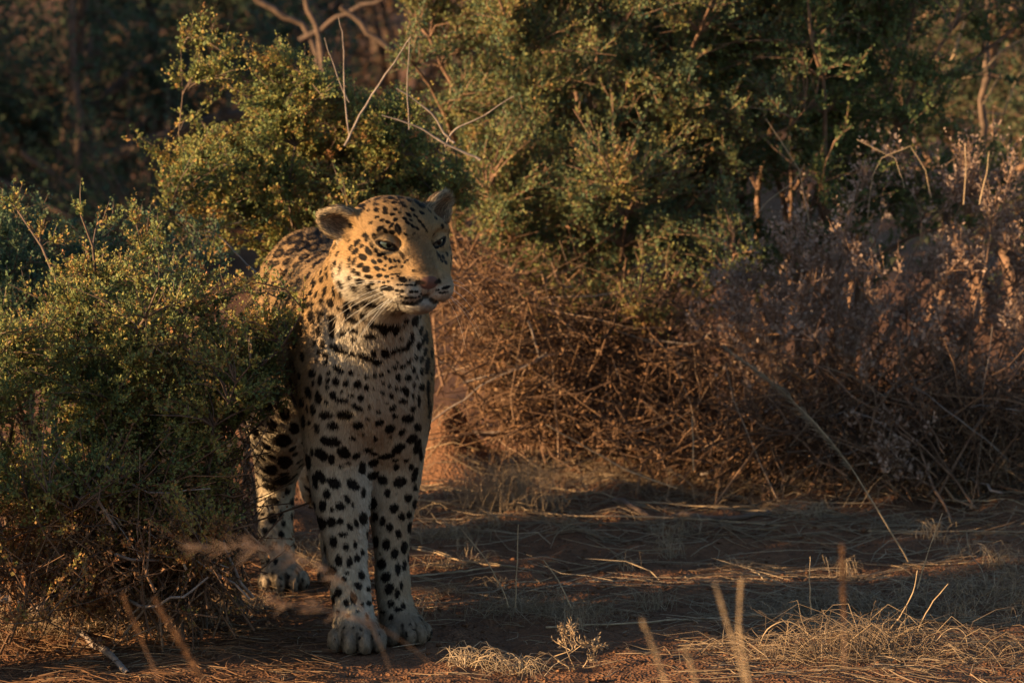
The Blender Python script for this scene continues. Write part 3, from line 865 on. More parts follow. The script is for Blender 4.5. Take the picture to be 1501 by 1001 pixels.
r1 = ramp(nt, ((0.30, (0.105, 0.052, 0.030)), (0.55, (0.165, 0.080, 0.043)), (0.75, (0.225, 0.118, 0.066))), n1.outputs['Fac'])
r2 = ramp(nt, ((0.30, (0.55, 0.55, 0.58)), (0.52, (1, 1, 1)), (0.72, (1.35, 1.28, 1.2))), n2.outputs['Fac'])
mx = nt.nodes.new('ShaderNodeMix'); mx.data_type = 'RGBA'; mx.blend_type = 'MULTIPLY'; mx.inputs[0].default_value = 1.0
nt.links.new(r1.outputs['Color'], mx.inputs[6]); nt.links.new(r2.outputs['Color'], mx.inputs[7])
nt.links.new(mx.outputs[2], b.inputs['Base Color'])
b.inputs['Roughness'].default_value = 0.95
b.inputs['Specular IOR Level'].default_value = 0.1
ad = nt.nodes.new('ShaderNodeMath'); ad.operation = 'ADD'
nt.links.new(n2.outputs['Fac'], ad.inputs[0]); nt.links.new(n3.outputs['Distance'], ad.inputs[1])
bm_ = nt.nodes.new('ShaderNodeBump'); bm_.inputs['Strength'].default_value = 0.9; bm_.inputs['Distance'].default_value = 0.006
nt.links.new(ad.outputs[0], bm_.inputs['Height']); nt.links.new(bm_.outputs['Normal'], b.inputs['Normal'])
ground = link('ground', np_mesh('ground', np.stack((GX, GY, GZ), -1), q, 4), m_soil)
tag(ground, kind='structure')
# ------------------------------------------------------------------ plants
def bez(a, c, b, k):
    t = np.linspace(0, 1, k)[None, :, None]
    return a[:, None] * (1 - t) ** 2 + 2 * c[:, None] * t * (1 - t) + b[:, None] * t ** 2

def tubes(P, Rr, seg=3):
    """many tapering stems at once: P (N,K,3), Rr (N,K) -> verts, quads"""
    N, K, _ = P.shape
    T = np.gradient(P, axis=1)
    T = norm(T)
    a = norm(np.cross(T, np.array((0.31, 0.17, 0.43))))
    b2 = np.cross(T, a)
    ph = 2 * np.pi * np.arange(seg) / seg
    V = P[:, :, None] + Rr[:, :, None, None] * (a[:, :, None] * np.cos(ph)[:, None] + b2[:, :, None] * np.sin(ph)[:, None])
    idx = np.arange(N * K * seg).reshape(N, K, seg)
    j = np.roll(idx, -1, 2)
    Q = np.stack((idx[:, :-1], j[:, :-1], j[:, 1:], idx[:, 1:]), -1).reshape(-1, 4)
    return V.reshape(-1, 3), Q

def leaf_quads(C, D, Ln, Wd, rng, fold=0.25):
    """folded leaf blades: centres C, growing along D, length and width"""
    n = len(C)
    side = norm(np.cross(D, norm(rng.normal(size=(n, 3)))))
    up = np.cross(side, D)
    Ln, Wd = np.asarray(Ln)[:, None], np.asarray(Wd)[:, None]
    base, tip = C, C + D * Ln
    mid = C + D * Ln * 0.55 + up * Ln * fold * 0.4
    V = np.stack((base, mid + side * Wd * 0.5, tip, mid - side * Wd * 0.5), 1)
    return V.reshape(-1, 3), np.arange(n * 4).reshape(n, 4)

def leaf_mat(name, stops, rough=0.6, trans=0.28):
    m, nt, b = mat_new(name)
    a = nt.nodes.new('ShaderNodeAttribute'); a.attribute_name = 'tint'
    r = ramp(nt, stops, a.outputs['Fac'])
    nt.links.new(r.outputs['Color'], b.inputs['Base Color'])
    b.inputs['Roughness'].default_value = rough
    b.inputs['Specular IOR Level'].default_value = 0.2
    if trans:
        tr = nt.nodes.new('ShaderNodeBsdfTranslucent')
        nt.links.new(r.outputs['Color'], tr.inputs['Color'])
        mix = nt.nodes.new('ShaderNodeMixShader'); mix.inputs[0].default_value = trans
        nt.links.new(b.outputs[0], mix.inputs[1]); nt.links.new(tr.outputs[0], mix.inputs[2])
        nt.links.new(mix.outputs[0], nt.nodes['Material Output'].inputs['Surface'])
    return m

def bark_mat(name, c0, c1, scale=60):
    m, nt, b = mat_new(name)
    g = nt.nodes.new('ShaderNodeNewGeometry')
    n = nt.nodes.new('ShaderNodeTexNoise'); n.inputs['Scale'].default_value = scale; n.inputs['Detail'].default_value = 4
    nt.links.new(g.outputs['Position'], n.inputs['Vector'])
    r = ramp(nt, ((0.3, c0), (0.7, c1)), n.outputs['Fac'])
    nt.links.new(r.outputs['Color'], b.inputs['Base Color'])
    b.inputs['Roughness'].default_value = 0.85
    bp_ = nt.nodes.new('ShaderNodeBump'); bp_.inputs['Strength'].default_value = 0.5; bp_.inputs['Distance'].default_value = 0.003
    nt.links.new(n.outputs['Fac'], bp_.inputs['Height']); nt.links.new(bp_.outputs['Normal'], b.inputs['Normal'])
    return m

M_GREEN = leaf_mat('leaf_green', ((0.0, (0.050, 0.092, 0.045)), (0.35, (0.125, 0.155, 0.056)), (0.60, (0.245, 0.230, 0.064)), (0.80, (0.32, 0.185, 0.058)), (1.0, (0.29, 0.13, 0.058))))
M_BLUEGREEN = leaf_mat('leaf_blue_green', ((0.0, (0.055, 0.100, 0.066)), (0.42, (0.115, 0.150, 0.072)), (0.70, (0.205, 0.200, 0.066)), (1.0, (0.29, 0.160, 0.060))))
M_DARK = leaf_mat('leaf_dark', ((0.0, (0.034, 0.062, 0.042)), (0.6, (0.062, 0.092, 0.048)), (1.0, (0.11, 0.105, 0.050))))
M_BRACT = leaf_mat('bract_mauve', ((0.0, (0.14, 0.085, 0.058)), (0.5, (0.33, 0.225, 0.17)), (1.0, (0.54, 0.39, 0.29))), 0.7, 0.3)
M_DRYLEAF = leaf_mat('leaf_dry', ((0.0, (0.10, 0.055, 0.03)), (0.5, (0.20, 0.10, 0.05)), (1.0, (0.32, 0.19, 0.10))), 0.8, 0.2)
M_STRAW = leaf_mat('straw', ((0.0, (0.15, 0.10, 0.065)), (0.5, (0.30, 0.21, 0.13)), (1.0, (0.46, 0.34, 0.22))), 0.6, 0.15)
M_DEADTWIG = leaf_mat('dead_twig', ((0.0, (0.040, 0.024, 0.016)), (0.45, (0.125, 0.068, 0.040)), (0.8, (0.24, 0.135, 0.075)), (1.0, (0.36, 0.24, 0.16))), 0.8, 0)
M_TWIG = bark_mat('bark_brown', (0.055, 0.034, 0.024), (0.145, 0.088, 0.058))
M_TWIGRED = bark_mat('bark_red_brown', (0.11, 0.055, 0.032), (0.26, 0.145, 0.085))
M_GREYWOOD = bark_mat('dead_wood', (0.13, 0.095, 0.08), (0.28, 0.215, 0.175))
M_STALK = bark_mat('dry_stalk', (0.27, 0.18, 0.10), (0.45, 0.31, 0.18))

def in_ells(rng, ells, n, shell=0.35):
    vol = np.array([np.prod(r) for _, r in ells]); vol = vol / vol.sum()
    k = rng.choice(len(ells), n, p=vol)
    d = norm(rng.normal(size=(n, 3)))
    rr = rng.uniform(shell ** 3, 1, n) ** (1 / 3)
    C = np.array([c for c, _ in ells])[k]; Rr = np.array([r for _, r in ells])[k]
    return C + d * rr[:, None] * Rr, d

def shrub(name, label, seed, base, ells, n_main, n_tip, mats, per=14, sides=5, leaf=(0.0065, 0.0042), sprig=0.055, upness=0.5, tint=(0.4, 0.25), stem_r=0.007, spread=0.05, group=None, tips=None, cat='shrub', lean=0.35, zmin=0.0, clump=1.0, low=None, prune=None):
    rng = np.random.default_rng(seed)
    base = np.array(base, float)
    ells = [(np.array(c, float), np.array(r, float)) for c, r in ells]
    root = empty(name, tuple(base))
    tag(root, label, cat, group)
    nc = max(int(n_tip / 11), 4)
    cp, cd = in_ells(rng, ells, nc, 0.5)
    ci = rng.integers(nc, size=n_tip)
    cs = (rng.uniform(0.018, 0.05, nc) * clump)[ci][:, None]
    tp = cp[ci] + rng.normal(size=(n_tip, 3)) * cs + cd[ci] * np.abs(rng.normal(size=(n_tip, 1))) * cs * 1.3
    td = norm(cd[ci] + 0.5 * norm(tp - cp[ci]))
    if tips is not None:
        extra = np.array(tips, float)
        tp = np.concatenate((tp, extra)); td = np.concatenate((td, norm(extra - np.mean([c for c, _ in ells], 0))))
    keep = tp[:, 2] > ground_z(tp[:, 0], tp[:, 1]) + 0.03 + zmin
    if prune is not None:                           # the leopard has pushed past: no shoots where it stands
        cx_, cy_ = pix(tp)
        keep &= ~prune(cx_, cy_)
    tp, td = tp[keep], td[keep]
    # main stems fan out of the ground
    mi = [rng.integers(len(tp))]
    dmin = np.full(len(tp), 9.0)
    for _ in range(n_main - 1):
        dmin = np.minimum(dmin, np.linalg.norm(tp - tp[mi[-1]], axis=1))
        mi.append(int(np.argmax(dmin * rng.uniform(0.6, 1, len(tp)))))
    me_ = tp[mi]
    b0 = base + rng.normal(size=(n_main, 3)) * (spread, spread, 0)
    b0[:, 2] = ground_z(b0[:, 0], b0[:, 1]) - 0.01
    ctl = b0 * 0.55 + me_ * 0.45 + np.array((0, 0, 1)) * (np.linalg.norm(me_ - b0, axis=1) * 0.22)[:, None] + rng.normal(size=(n_main, 3)) * 0.04
    K = 10
    MP = bez(b0, ctl, me_, K)
    MP[:, 1:-1] += rng.normal(size=(n_main, K - 2, 3)) * 0.008
    MR = np.linspace(1, 0.22, K)[None] * (stem_r * rng.uniform(0.6, 1.2, n_main))[:, None]
    v, f = tubes(MP, MR, 5)
    for i in range(n_main):
        s_ = slice(i * K * 5, (i + 1) * K * 5)
        ff = f[i * (K - 1) * 5:(i + 1) * (K - 1) * 5] - i * K * 5
        link('stem', np_mesh('stem', v[s_], ff, 4), mats[0], root)
    # twigs reach from the stems to every tip
    nodes = MP[:, 2:].reshape(-1, 3)
    ndir = norm(np.gradient(MP, axis=1))[:, 2:].reshape(-1, 3)
    cost = np.linalg.norm(tp[:, None] - nodes[None], axis=2) + 0.9 * np.maximum(nodes[None, :, 2] - tp[:, None, 2] + 0.03, 0) + rng.uniform(0, 0.03, (len(tp), len(nodes)))
    j = np.argmin(cost, axis=1)
    a = nodes[j]
    L = np.linalg.norm(tp - a, axis=1, keepdims=True)
    out = norm(tp - a)
    cc = a + norm(ndir[j] + out) * L * 0.45 + rng.normal(size=tp.shape) * L * 0.08
    KT = 4
    TP = bez(a, cc, tp, KT)
    TR = np.linspace(1, 0.35, KT)[None] * np.clip(0.0012 + L * 0.006, 0.0012, 0.0032)
    v, f = tubes(TP, TR, 3)
    tw = link('twigs', np_mesh('twigs', v, f, 4), mats[0], root)
    tag(tw, kind='stuff')
    # leafy sprigs
    tdir = norm(TP[:, -1] - TP[:, -2])
    n = len(tp)
    S0, SD, SL = [], [], []
    upv = np.array((0, 0, 1.0))
    S0.append(TP[:, -2]); SD.append(norm(tdir + upv * upness * 0.5)); SL.append(np.full(n, sprig * 1.3) * rng.uniform(0.7, 1.2, n))
    for s_ in range(sides):
        t = rng.uniform(0.30, 1.0, n) * (KT - 1)
        i0 = np.minimum(t.astype(int), KT - 2); fr = (t - i0)[:, None]
        p = TP[np.arange(n), i0] * (1 - fr) + TP[np.arange(n), i0 + 1] * fr
        d = norm(tdir * 0.7 + norm(rng.normal(size=(n, 3))) * 0.9 + upv * upness + td * lean)
        S0.append(p); SD.append(d); SL.append(sprig * rng.uniform(0.5, 1.15, n))
    S0, SD, SL = np.concatenate(S0), np.concatenate(SD), np.concatenate(SL)
    ns = len(S0)
    bend = norm(rng.normal(size=(ns, 3))) * (SL * 0.15)[:, None]
    v, f = leaf_quads(S0, SD, SL, np.full(ns, 0.0017), rng, 0.1)
    sp_ = link('sprigs', np_mesh('sprigs', v, f, 4), mats[0], root)
    tag(sp_, kind='stuff')
    t = rng.uniform(0.05, 1.05, (ns, per))
    LC = S0[:, None] + SD[:, None] * (SL[:, None] * t)[..., None] + bend[:, None] * (2 * t * (1 - t))[..., None]
    rad = norm(rng.normal(size=(ns, per, 3)))
    LD = norm(rad * 0.9 + SD[:, None] * 0.75)
    LC = (LC + rad * 0.0012).reshape(-1, 3); LD = LD.reshape(-1, 3)
    nl = len(LC)
    taper = (1.15 - 0.5 * t).ravel()
    sz = rng.uniform(0.7, 1.25, nl) * taper
    v, f = leaf_quads(LC, LD, leaf[0] * sz, leaf[1] * sz, rng)
    patch = hash_noise(LC, 0.12, seed) * 0.6 + hash_noise(LC, 0.04, seed + 1) * 0.5
    per_sprig = np.repeat(rng.normal(size=ns), per) * 0.35
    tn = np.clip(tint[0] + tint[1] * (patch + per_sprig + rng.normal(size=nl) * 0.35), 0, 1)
    if low is not None:                             # older leaves low down have dried
        tn = np.clip(tn + 0.5 * sstep(low + 0.12, low - 0.12, LC[:, 2] + 0.05 * patch), 0, 1)
    fo = link('foliage', np_mesh('foliage', v, f, 4, False, {'tint': ('FLOAT', 'POINT', np.repeat(tn, 4))}), mats[1], root)
    tag(fo, kind='stuff')
    return root

def stalk(name, label, pix, y, r0, r1, mat, cat='stalk', group=None, bend=0.0, yend=None, parent=None, seg=6, rngseed=0, straight=False):
    """a twig or stalk along photo columns and rows, standing at depth y"""
    rng = np.random.default_rng(rngseed + int(pix[0][0] * 7 + pix[0][1]))
    n = len(pix)
    ys = np.linspace(y, y if yend is None else yend, n)
    P = np.array([at(a, b_, yy) for (a, b_), yy in zip(pix, ys)])
    # smooth through the points
    out = []
    for i in range(n - 1):
        p0, p1, p2, p3 = P[max(i - 1, 0)], P[i], P[i + 1], P[min(i + 2, n - 1)]
        for u in np.linspace(0, 1, 5)[:-1]:
            if straight:
                out.append(p1 + (p2 - p1) * u)
                continue
            out.append(0.5 * (2 * p1 + (p2 - p0) * u + (2 * p0 - 5 * p1 + 4 * p2 - p3) * u * u + (3 * p1 - p0 - 3 * p2 + p3) * u ** 3))
    out.append(P[-1])
    out = np.array(out) + rng.normal(size=(len(out), 3)) * r0 * 0.35
    o = link(name, tube(out, np.linspace(r0, r1, len(out)) * rng.uniform(0.85, 1.15, len(out)), seg), mat, parent)
    if label:
        tag(o, label, cat, group)
    return o

def tuft(name, label, x, y, radius, height, n, seed, width=0.0016, droop=0.6, tint=(0.5, 0.25), curl=0.3, spread=0.03, K=5, group=None, tangle=0.0):
    """a clump of dry grass: arching blades out of one foot"""
    rng = np.random.default_rng(seed)
    z0 = float(ground_z(x, y))
    ang = rng.uniform(0, 2 * np.pi, n)
    rr = radius * rng.uniform(0.25, 1.1, n)
    b0 = np.stack((x + spread * rng.normal(size=n), y + spread * rng.normal(size=n), np.full(n, z0 - 0.004)), 1)
    dr = np.stack((np.cos(ang), np.sin(ang), 0 * ang), 1)
    hh = height * rng.uniform(0.35, 1.15, n)
    top = b0 + dr * (rr * 0.45)[:, None] + np.array((0, 0, 1)) * hh[:, None] * 1.6
    end = b0 + dr * rr[:, None] + np.array((0, 0, 1)) * (hh * (1 - droop * rng.uniform(0.4, 1.3, n)))[:, None]
    side = np.cross(dr, (0, 0, 1.0))
    end += side * (rr * rng.normal(size=n) * curl)[:, None]
    P = bez(b0, top, end, K)
    if tangle:
        P[:, 1:] += rng.normal(size=(n, K - 1, 3)) * tangle * np.linspace(0.3, 1, K - 1)[None, :, None]
    zg = ground_z(P[..., 0], P[..., 1])
    P[:, 1:, 2] = np.maximum(P[:, 1:, 2], zg[:, 1:] + 0.002)
    W = np.linspace(1, 0.25, K)[None] * width * 0.5 * rng.uniform(0.6, 1.3, n)[:, None]
    v, f = tubes(P, W, 3)
    tn = np.clip(tint[0] + tint[1] * rng.normal(size=n), 0, 1)
    root = empty(name, (x, y, z0))
    tag(root, label, 'grass', group)
    o = link('blades', np_mesh('blades', v, f, 4, True, {'tint': ('FLOAT', 'POINT', np.repeat(tn, K * 3))}), M_STRAW, root)
    tag(o, kind='stuff')
    return root
# ------------------------------------------------------------------ the shrubs round the leopard
def E(px, py, y, rx, ry, rz):
    return (tuple(at(px, py, y)), (rx, ry, rz))
def base_at(px, y):
    p = at(px, 700, y)
    return (p.x, y, float(ground_z(p.x, y)))

# near green shrub that hides the leopard's flank
shrub('leafy_shrub', 'low green shrub in front of the leopard\'s flank, its top catching the sun', 11, base_at(190, 0.22),
      [E(90, 585, 0.10, 0.25, 0.22, 0.17), E(220, 550, 0.15, 0.20, 0.22, 0.14), E(320, 530, 0.06, 0.10, 0.14, 0.12), E(385, 520, 0.07, 0.05, 0.08, 0.08), E(360, 590, 0.12, 0.05, 0.10, 0.08), E(60, 720, 0.05, 0.24, 0.20, 0.16), E(230, 700, 0.12, 0.20, 0.18, 0.15), E(330, 650, 0.30, 0.07, 0.12, 0.12), E(110, 800, -0.02, 0.20, 0.13, 0.07), E(260, 770, 0.05, 0.10, 0.12, 0.08), E(180, 850, 0.0, 0.14, 0.1, 0.03), E(20, 470, 0.30, 0.20, 0.2, 0.08)],
      34, 2100, (M_TWIG, M_GREEN), clump=1.25, per=13, sides=6, leaf=(0.0080, 0.0060), sprig=0.046, upness=0.8, tint=(0.50, 0.32), low=0.24, prune=lambda x, y: ((x > 290) & (y < 405)) | ((x > 345) & (y > 610)) | ((x > 405) & (y > 530)) | (x > 452), stem_r=0.008, spread=0.10,
      tips=[at(60, 345, 0.35), at(95, 360, 0.3), at(200, 330, 0.35), at(215, 345, 0.35), at(190, 350, 0.35), at(130, 380, 0.3), at(385, 425, 0.10), at(372, 440, 0.10), at(430, 470, 0.08), at(445, 455, 0.06), at(425, 490, 0.10), at(300, 425, 0.2), at(290, 440, 0.2), at(20, 300, 0.35), at(25, 320, 0.35), at(440, 500, 0.1)])
# sunlit shrub just behind the leopard's back
shrub('leafy_shrub', 'golden green sunlit shrub rising behind the leopard\'s back', 112, base_at(410, 1.55),
      [E(370, 215, 1.45, 0.11, 0.15, 0.13), E(315, 130, 1.45, 0.06, 0.09, 0.10), E(450, 240, 1.50, 0.17, 0.2, 0.15), E(545, 245, 1.55, 0.13, 0.16, 0.11), E(610, 290, 1.6, 0.08, 0.12, 0.07), E(280, 235, 1.45, 0.09, 0.1, 0.05), E(360, 300, 1.45, 0.12, 0.14, 0.06), E(430, 160, 1.5, 0.10, 0.12, 0.07), E(480, 400, 1.5, 0.15, 0.15, 0.2)],
      16, 1000, (M_TWIG, M_GREEN), per=14, sides=6, leaf=(0.0088, 0.0070), sprig=0.055, upness=0.6, tint=(0.55, 0.32), stem_r=0.006, clump=0.75, prune=lambda x, y: ((x > 318) & (y < 45 + np.minimum(x - 318, 190) * 0.52)) | (y < 25),
      tips=[at(205, 210, 1.45), at(225, 222, 1.45), at(240, 232, 1.45), at(300, 35, 1.45), at(290, 50, 1.45), at(265, 75, 1.45), at(262, 118, 1.45), at(330, 60, 1.45), at(375, 62, 1.45), at(345, 75, 1.45), at(300, 70, 1.45), at(285, 95, 1.45)])
# dim shrub between the near shrub and the dark trees
shrub('leafy_shrub', 'dim blue green shrub peeping over the low green shrub', 16, base_at(60, 0.95),
      [E(20, 375, 0.95, 0.16, 0.14, 0.09), E(140, 390, 0.95, 0.10, 0.12, 0.06), E(210, 375, 1.0, 0.05, 0.08, 0.05), E(-90, 380, 1.0, 0.14, 0.14, 0.12), E(60, 460, 0.9, 0.2, 0.12, 0.1)],
      12, 520, (M_TWIG, M_BLUEGREEN), per=12, sides=5, leaf=(0.0085, 0.0065), sprig=0.05, upness=1.0, tint=(0.25, 0.22), stem_r=0.006, clump=0.9)
# tall shrub filling the middle
shrub('leafy_shrub', 'tall dense green shrub behind the leopard\'s face, bare and twiggy at its foot', 13, base_at(860, 2.6),
      [E(700, 60, 2.45, 0.20, 0.3, 0.20), E(850, 60, 2.5, 0.24, 0.3, 0.24), E(1000, 100, 2.5, 0.24, 0.3, 0.24), E(760, 220, 2.4, 0.18, 0.28, 0.17), E(900, 260, 2.4, 0.22, 0.3, 0.17), E(820, 350, 2.35, 0.16, 0.2, 0.10), E(1020, 260, 2.45, 0.17, 0.25, 0.17), E(920, 380, 2.3, 0.14, 0.2, 0.09), E(720, 390, 2.2, 0.10, 0.15, 0.08), E(790, 450, 2.15, 0.16, 0.14, 0.07), E(900, 480, 2.15, 0.12, 0.14, 0.06), E(700, 560, 2.1, 0.08, 0.1, 0.06), E(990, 430, 2.2, 0.12, 0.14, 0.07), E(1060, 400, 2.3, 0.10, 0.14, 0.08), E(850, 560, 2.1, 0.12, 0.1, 0.04), E(880, -90, 2.6, 0.5, 0.4, 0.2)],
      34, 3200, (M_TWIGRED, M_BLUEGREEN), per=12, sides=6, leaf=(0.0086, 0.0064), clump=0.85, sprig=0.060, upness=0.8, tint=(0.52, 0.34), low=0.36, prune=lambda x, y: ((x < 585) & (y < 150)) | ((x < 600) & (y > 110) & (y < 230)), stem_r=0.011, spread=0.09)
shrub('leafy_shrub', 'shaded dark green shrub above the mauve dry shrub', 14, base_at(1190, 2.75),
      [E(1150, 90, 2.6, 0.22, 0.3, 0.22), E(1270, 60, 2.7, 0.20, 0.3, 0.22), E(1180, 260, 2.6, 0.18, 0.26, 0.17), E(1300, 200, 2.7, 0.16, 0.26, 0.17), E(1080, 330, 2.6, 0.13, 0.2, 0.12), E(1220, -80, 2.8, 0.4, 0.4, 0.2), E(1400, 240, 2.8, 0.2, 0.3, 0.08)],
      22, 1800, (M_TWIGRED, M_GREEN), per=12, sides=6, leaf=(0.0092, 0.0068), upness=0.8, sprig=0.055, tint=(0.30, 0.22), stem_r=0.012, spread=0.08)
# mauve dry shrub on the right
shrub('dry_shrub', 'dry mauve grey shrub with papery pods and reddish stems', 15, base_at(1310, 1.95),
      [E(1290, 420, 1.85, 0.20, 0.22, 0.13), E(1400, 400, 1.9, 0.18, 0.22, 0.15), E(1180, 460, 1.85, 0.13, 0.18, 0.13), E(1110, 510, 1.85, 0.08, 0.15, 0.09), E(1480, 420, 1.95, 0.16, 0.22, 0.17), E(1300, 560, 1.8, 0.26, 0.2, 0.12), E(1600, 440, 2.0, 0.2, 0.22, 0.2), E(1185, 330, 1.9, 0.04, 0.08, 0.06), E(1390, 300, 1.9, 0.16, 0.15, 0.05)],
      90, 1000, (M_TWIGRED, M_BRACT), per=4, sides=4, leaf=(0.0120, 0.0078), sprig=0.055, upness=1.5, tint=(0.45, 0.30), stem_r=0.0032, spread=0.16, clump=0.8)
# dead twigs under the tall shrub
def thicket(name, label, seed, boxes, n, mat, leaf_n, lean=0.5, n_branch=16):
    rng = np.random.default_rng(seed)
    root = empty(name, base_at(boxes[0][0], boxes[0][2]))
    tag(root, label, 'brushwood')
    P = []
    for (px, py, y, rx, ry, rz) in boxes:
        c = np.array(at(px, py, y))
        k = n // len(boxes)
        a = c + rng.uniform(-1, 1, (k, 3)) * (rx, ry, rz)
        d = norm(rng.normal(size=(k, 3)) * (1, 0.7, 0.6) + (0, 0, lean))
        L = rng.uniform(0.04, 0.30, k)[:, None]
        P.append(bez(a - d * L * 0.5, a + rng.normal(size=(k, 3)) * 0.014, a + d * L * 0.5, 5))
    P = np.concatenate(P)
    P[:, 1:-1] += rng.normal(size=P[:, 1:-1].shape) * 0.004
    zg = ground_z(P[..., 0], P[..., 1])
    P[..., 2] = np.maximum(P[..., 2], zg + 0.003)
    w = np.linspace(1, 0.5, 5)[None] * (rng.uniform(0.0006, 0.0020, len(P)) * rng.choice([1, 1, 1.6], len(P)))[:, None]
    v, f = tubes(P, w, 3)
    tn = np.clip(rng.normal(0.42, 0.27, len(P)), 0, 1)
    tag(link('twigs', np_mesh('twigs', v, f, 4, True, {'tint': ('FLOAT', 'POINT', np.repeat(tn, 15))}), mat, root), kind='stuff')
    for k in range(n_branch):                       # longer, paler boughs among the twigs
        px, py, y, rx, ry, rz = boxes[k % len(boxes)]
        a = np.array(at(px, py, y)) + rng.uniform(-1, 1, 3) * (rx, ry * 0.6, rz) + (0, -0.08, 0)
        d = norm(rng.normal(size=3) * (1, 0.4, 0.5) + (0, 0, 0.35))
        L = rng.uniform(0.14, 0.34)
        B = bez((a - d * L * 0.5)[None], (a + rng.normal(size=3) * 0.04)[None], (a + d * L * 0.5)[None], 8)[0]
        B = B + rng.normal(size=B.shape) * 0.003
        B[:, 2] = np.maximum(B[:, 2], ground_z(B[:, 0], B[:, 1]) + 0.004)
        r = rng.uniform(0.0017, 0.0036)
        link('branch', tube(B, np.linspace(r, r * 0.5, 8), 5), M_GREYWOOD if k % 3 else M_TWIGRED, root)
    if leaf_n:
        i = rng.integers(len(P), size=leaf_n)
        C = P[i, rng.integers(5, size=leaf_n)] + rng.normal(size=(leaf_n, 3)) * 0.006
        v, f = leaf_quads(C, norm(rng.normal(size=(leaf_n, 3))), rng.uniform(0.006, 0.014, leaf_n), rng.uniform(0.003, 0.007, leaf_n), rng)
        tn = np.clip(rng.normal(0.5, 0.25, leaf_n), 0, 1)
        tag(link('dead_leaves', np_mesh('dead_leaves', v, f, 4, False, {'tint': ('FLOAT', 'POINT', np.repeat(tn, 4))}), M_DRYLEAF, root), kind='stuff')
    return root
thicket('brushwood', 'sunlit tangle of dry brown twigs beside the leopard\'s chest', 21, [(700, 440, 2.2, 0.10, 0.25, 0.12), (765, 560, 2.1, 0.10, 0.2, 0.10), (800, 520, 2.2, 0.16, 0.25, 0.14)], 1000, M_DEADTWIG, 4500)
thicket('brushwood', 'dry stems heaped between the tall shrub and the mauve shrub', 22, [(920, 480, 2.25, 0.16, 0.25, 0.14), (1000, 540, 2.2, 0.16, 0.25, 0.10), (900, 600, 2.1, 0.22, 0.2, 0.07), (1050, 640, 1.95, 0.2, 0.2, 0.06)], 1400, M_DEADTWIG, 4500)
thicket('brushwood', 'brittle stems and fallen stalks round the mauve shrub\'s foot', 23, [(1180, 620, 1.9, 0.18, 0.2, 0.10), (1330, 630, 1.85, 0.2, 0.2, 0.10), (1460, 620, 1.85, 0.16, 0.2, 0.10)], 1500, M_DEADTWIG, 5000, 0.8)
thicket('brushwood', 'dead twigs under the low green shrub', 24, [(260, 850, 0.05, 0.06, 0.10, 0.04), (230, 800, 0.05, 0.14, 0.15, 0.06), (90, 850, 0.0, 0.16, 0.15, 0.05), (80, 770, -0.05, 0.2, 0.12, 0.08), (200, 740, -0.02, 0.14, 0.12, 0.09), (300, 760, 0.1, 0.06, 0.1, 0.09), (270, 680, 0.30, 0.07, 0.14, 0.14)], 850, M_DEADTWIG, 9000, 0.9)
# ------------------------------------------------------------------ farther back: shaded trees, out of focus
def tree(name, label, seed, px, y, ells, n_tip, mats, leaf, sprig, n_main=10, stem_r=0.03, per=9, sides=4, tint=(0.4, 0.25), cat='tree', group=None, clump=3.0):
    return shrub(name, label, seed, base_at(px, y), ells, n_main, n_tip, mats, per=per, sides=sides, leaf=leaf, sprig=sprig, tint=tint, stem_r=stem_r, spread=0.12, cat=cat, group=group, upness=0.3, clump=clump)
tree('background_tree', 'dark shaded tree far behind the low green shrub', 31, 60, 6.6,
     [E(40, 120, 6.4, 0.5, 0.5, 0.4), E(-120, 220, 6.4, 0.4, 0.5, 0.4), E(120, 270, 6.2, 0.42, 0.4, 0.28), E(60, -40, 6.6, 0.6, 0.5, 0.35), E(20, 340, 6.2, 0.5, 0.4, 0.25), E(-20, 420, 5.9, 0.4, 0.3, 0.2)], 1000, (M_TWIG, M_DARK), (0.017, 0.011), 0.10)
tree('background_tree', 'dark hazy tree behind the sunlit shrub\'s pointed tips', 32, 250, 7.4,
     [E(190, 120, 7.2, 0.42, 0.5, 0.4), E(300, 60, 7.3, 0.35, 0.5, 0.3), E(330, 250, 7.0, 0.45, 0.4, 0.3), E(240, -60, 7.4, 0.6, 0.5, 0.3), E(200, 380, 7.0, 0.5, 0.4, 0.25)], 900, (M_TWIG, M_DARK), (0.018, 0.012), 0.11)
tree('background_tree', 'brown leaved dim tree behind the bare crossing branches', 33, 560, 8.6,
     [E(440, 80, 8.4, 0.5, 0.5, 0.5), E(560, 60, 8.6, 0.45, 0.5, 0.45), E(640, 220, 8.4, 0.5, 0.4, 0.4), E(480, 280, 8.4, 0.5, 0.4, 0.35), E(540, -80, 8.6, 0.6, 0.5, 0.4)], 520, (M_TWIG, M_DRYLEAF), (0.020, 0.013), 0.12, tint=(0.12, 0.15))
tree('background_tree', 'bronze thin shrub behind the dry stems in the corner', 34, 1460, 4.9,
     [E(1450, 80, 4.8, 0.22, 0.4, 0.22), E(1560, 120, 4.9, 0.3, 0.4, 0.3), E(1440, 220, 4.8, 0.25, 0.3, 0.15), E(1500, -60, 5.0, 0.4, 0.4, 0.3)], 900, (M_TWIGRED, M_DARK), (0.013, 0.009), 0.08, clump=1.5, tint=(0.75, 0.3), stem_r=0.02, cat='shrub')
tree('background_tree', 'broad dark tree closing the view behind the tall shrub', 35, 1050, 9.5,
     [E(800, 60, 9.3, 0.8, 0.6, 0.6), E(1100, 80, 9.4, 0.8, 0.6, 0.6), E(1380, 100, 9.5, 0.7, 0.6, 0.6), E(1000, 300, 9.3, 1.2, 0.5, 0.4), E(1400, 320, 9.3, 0.8, 0.5, 0.4)], 520, (M_TWIG, M_DARK), (0.026, 0.018), 0.15)
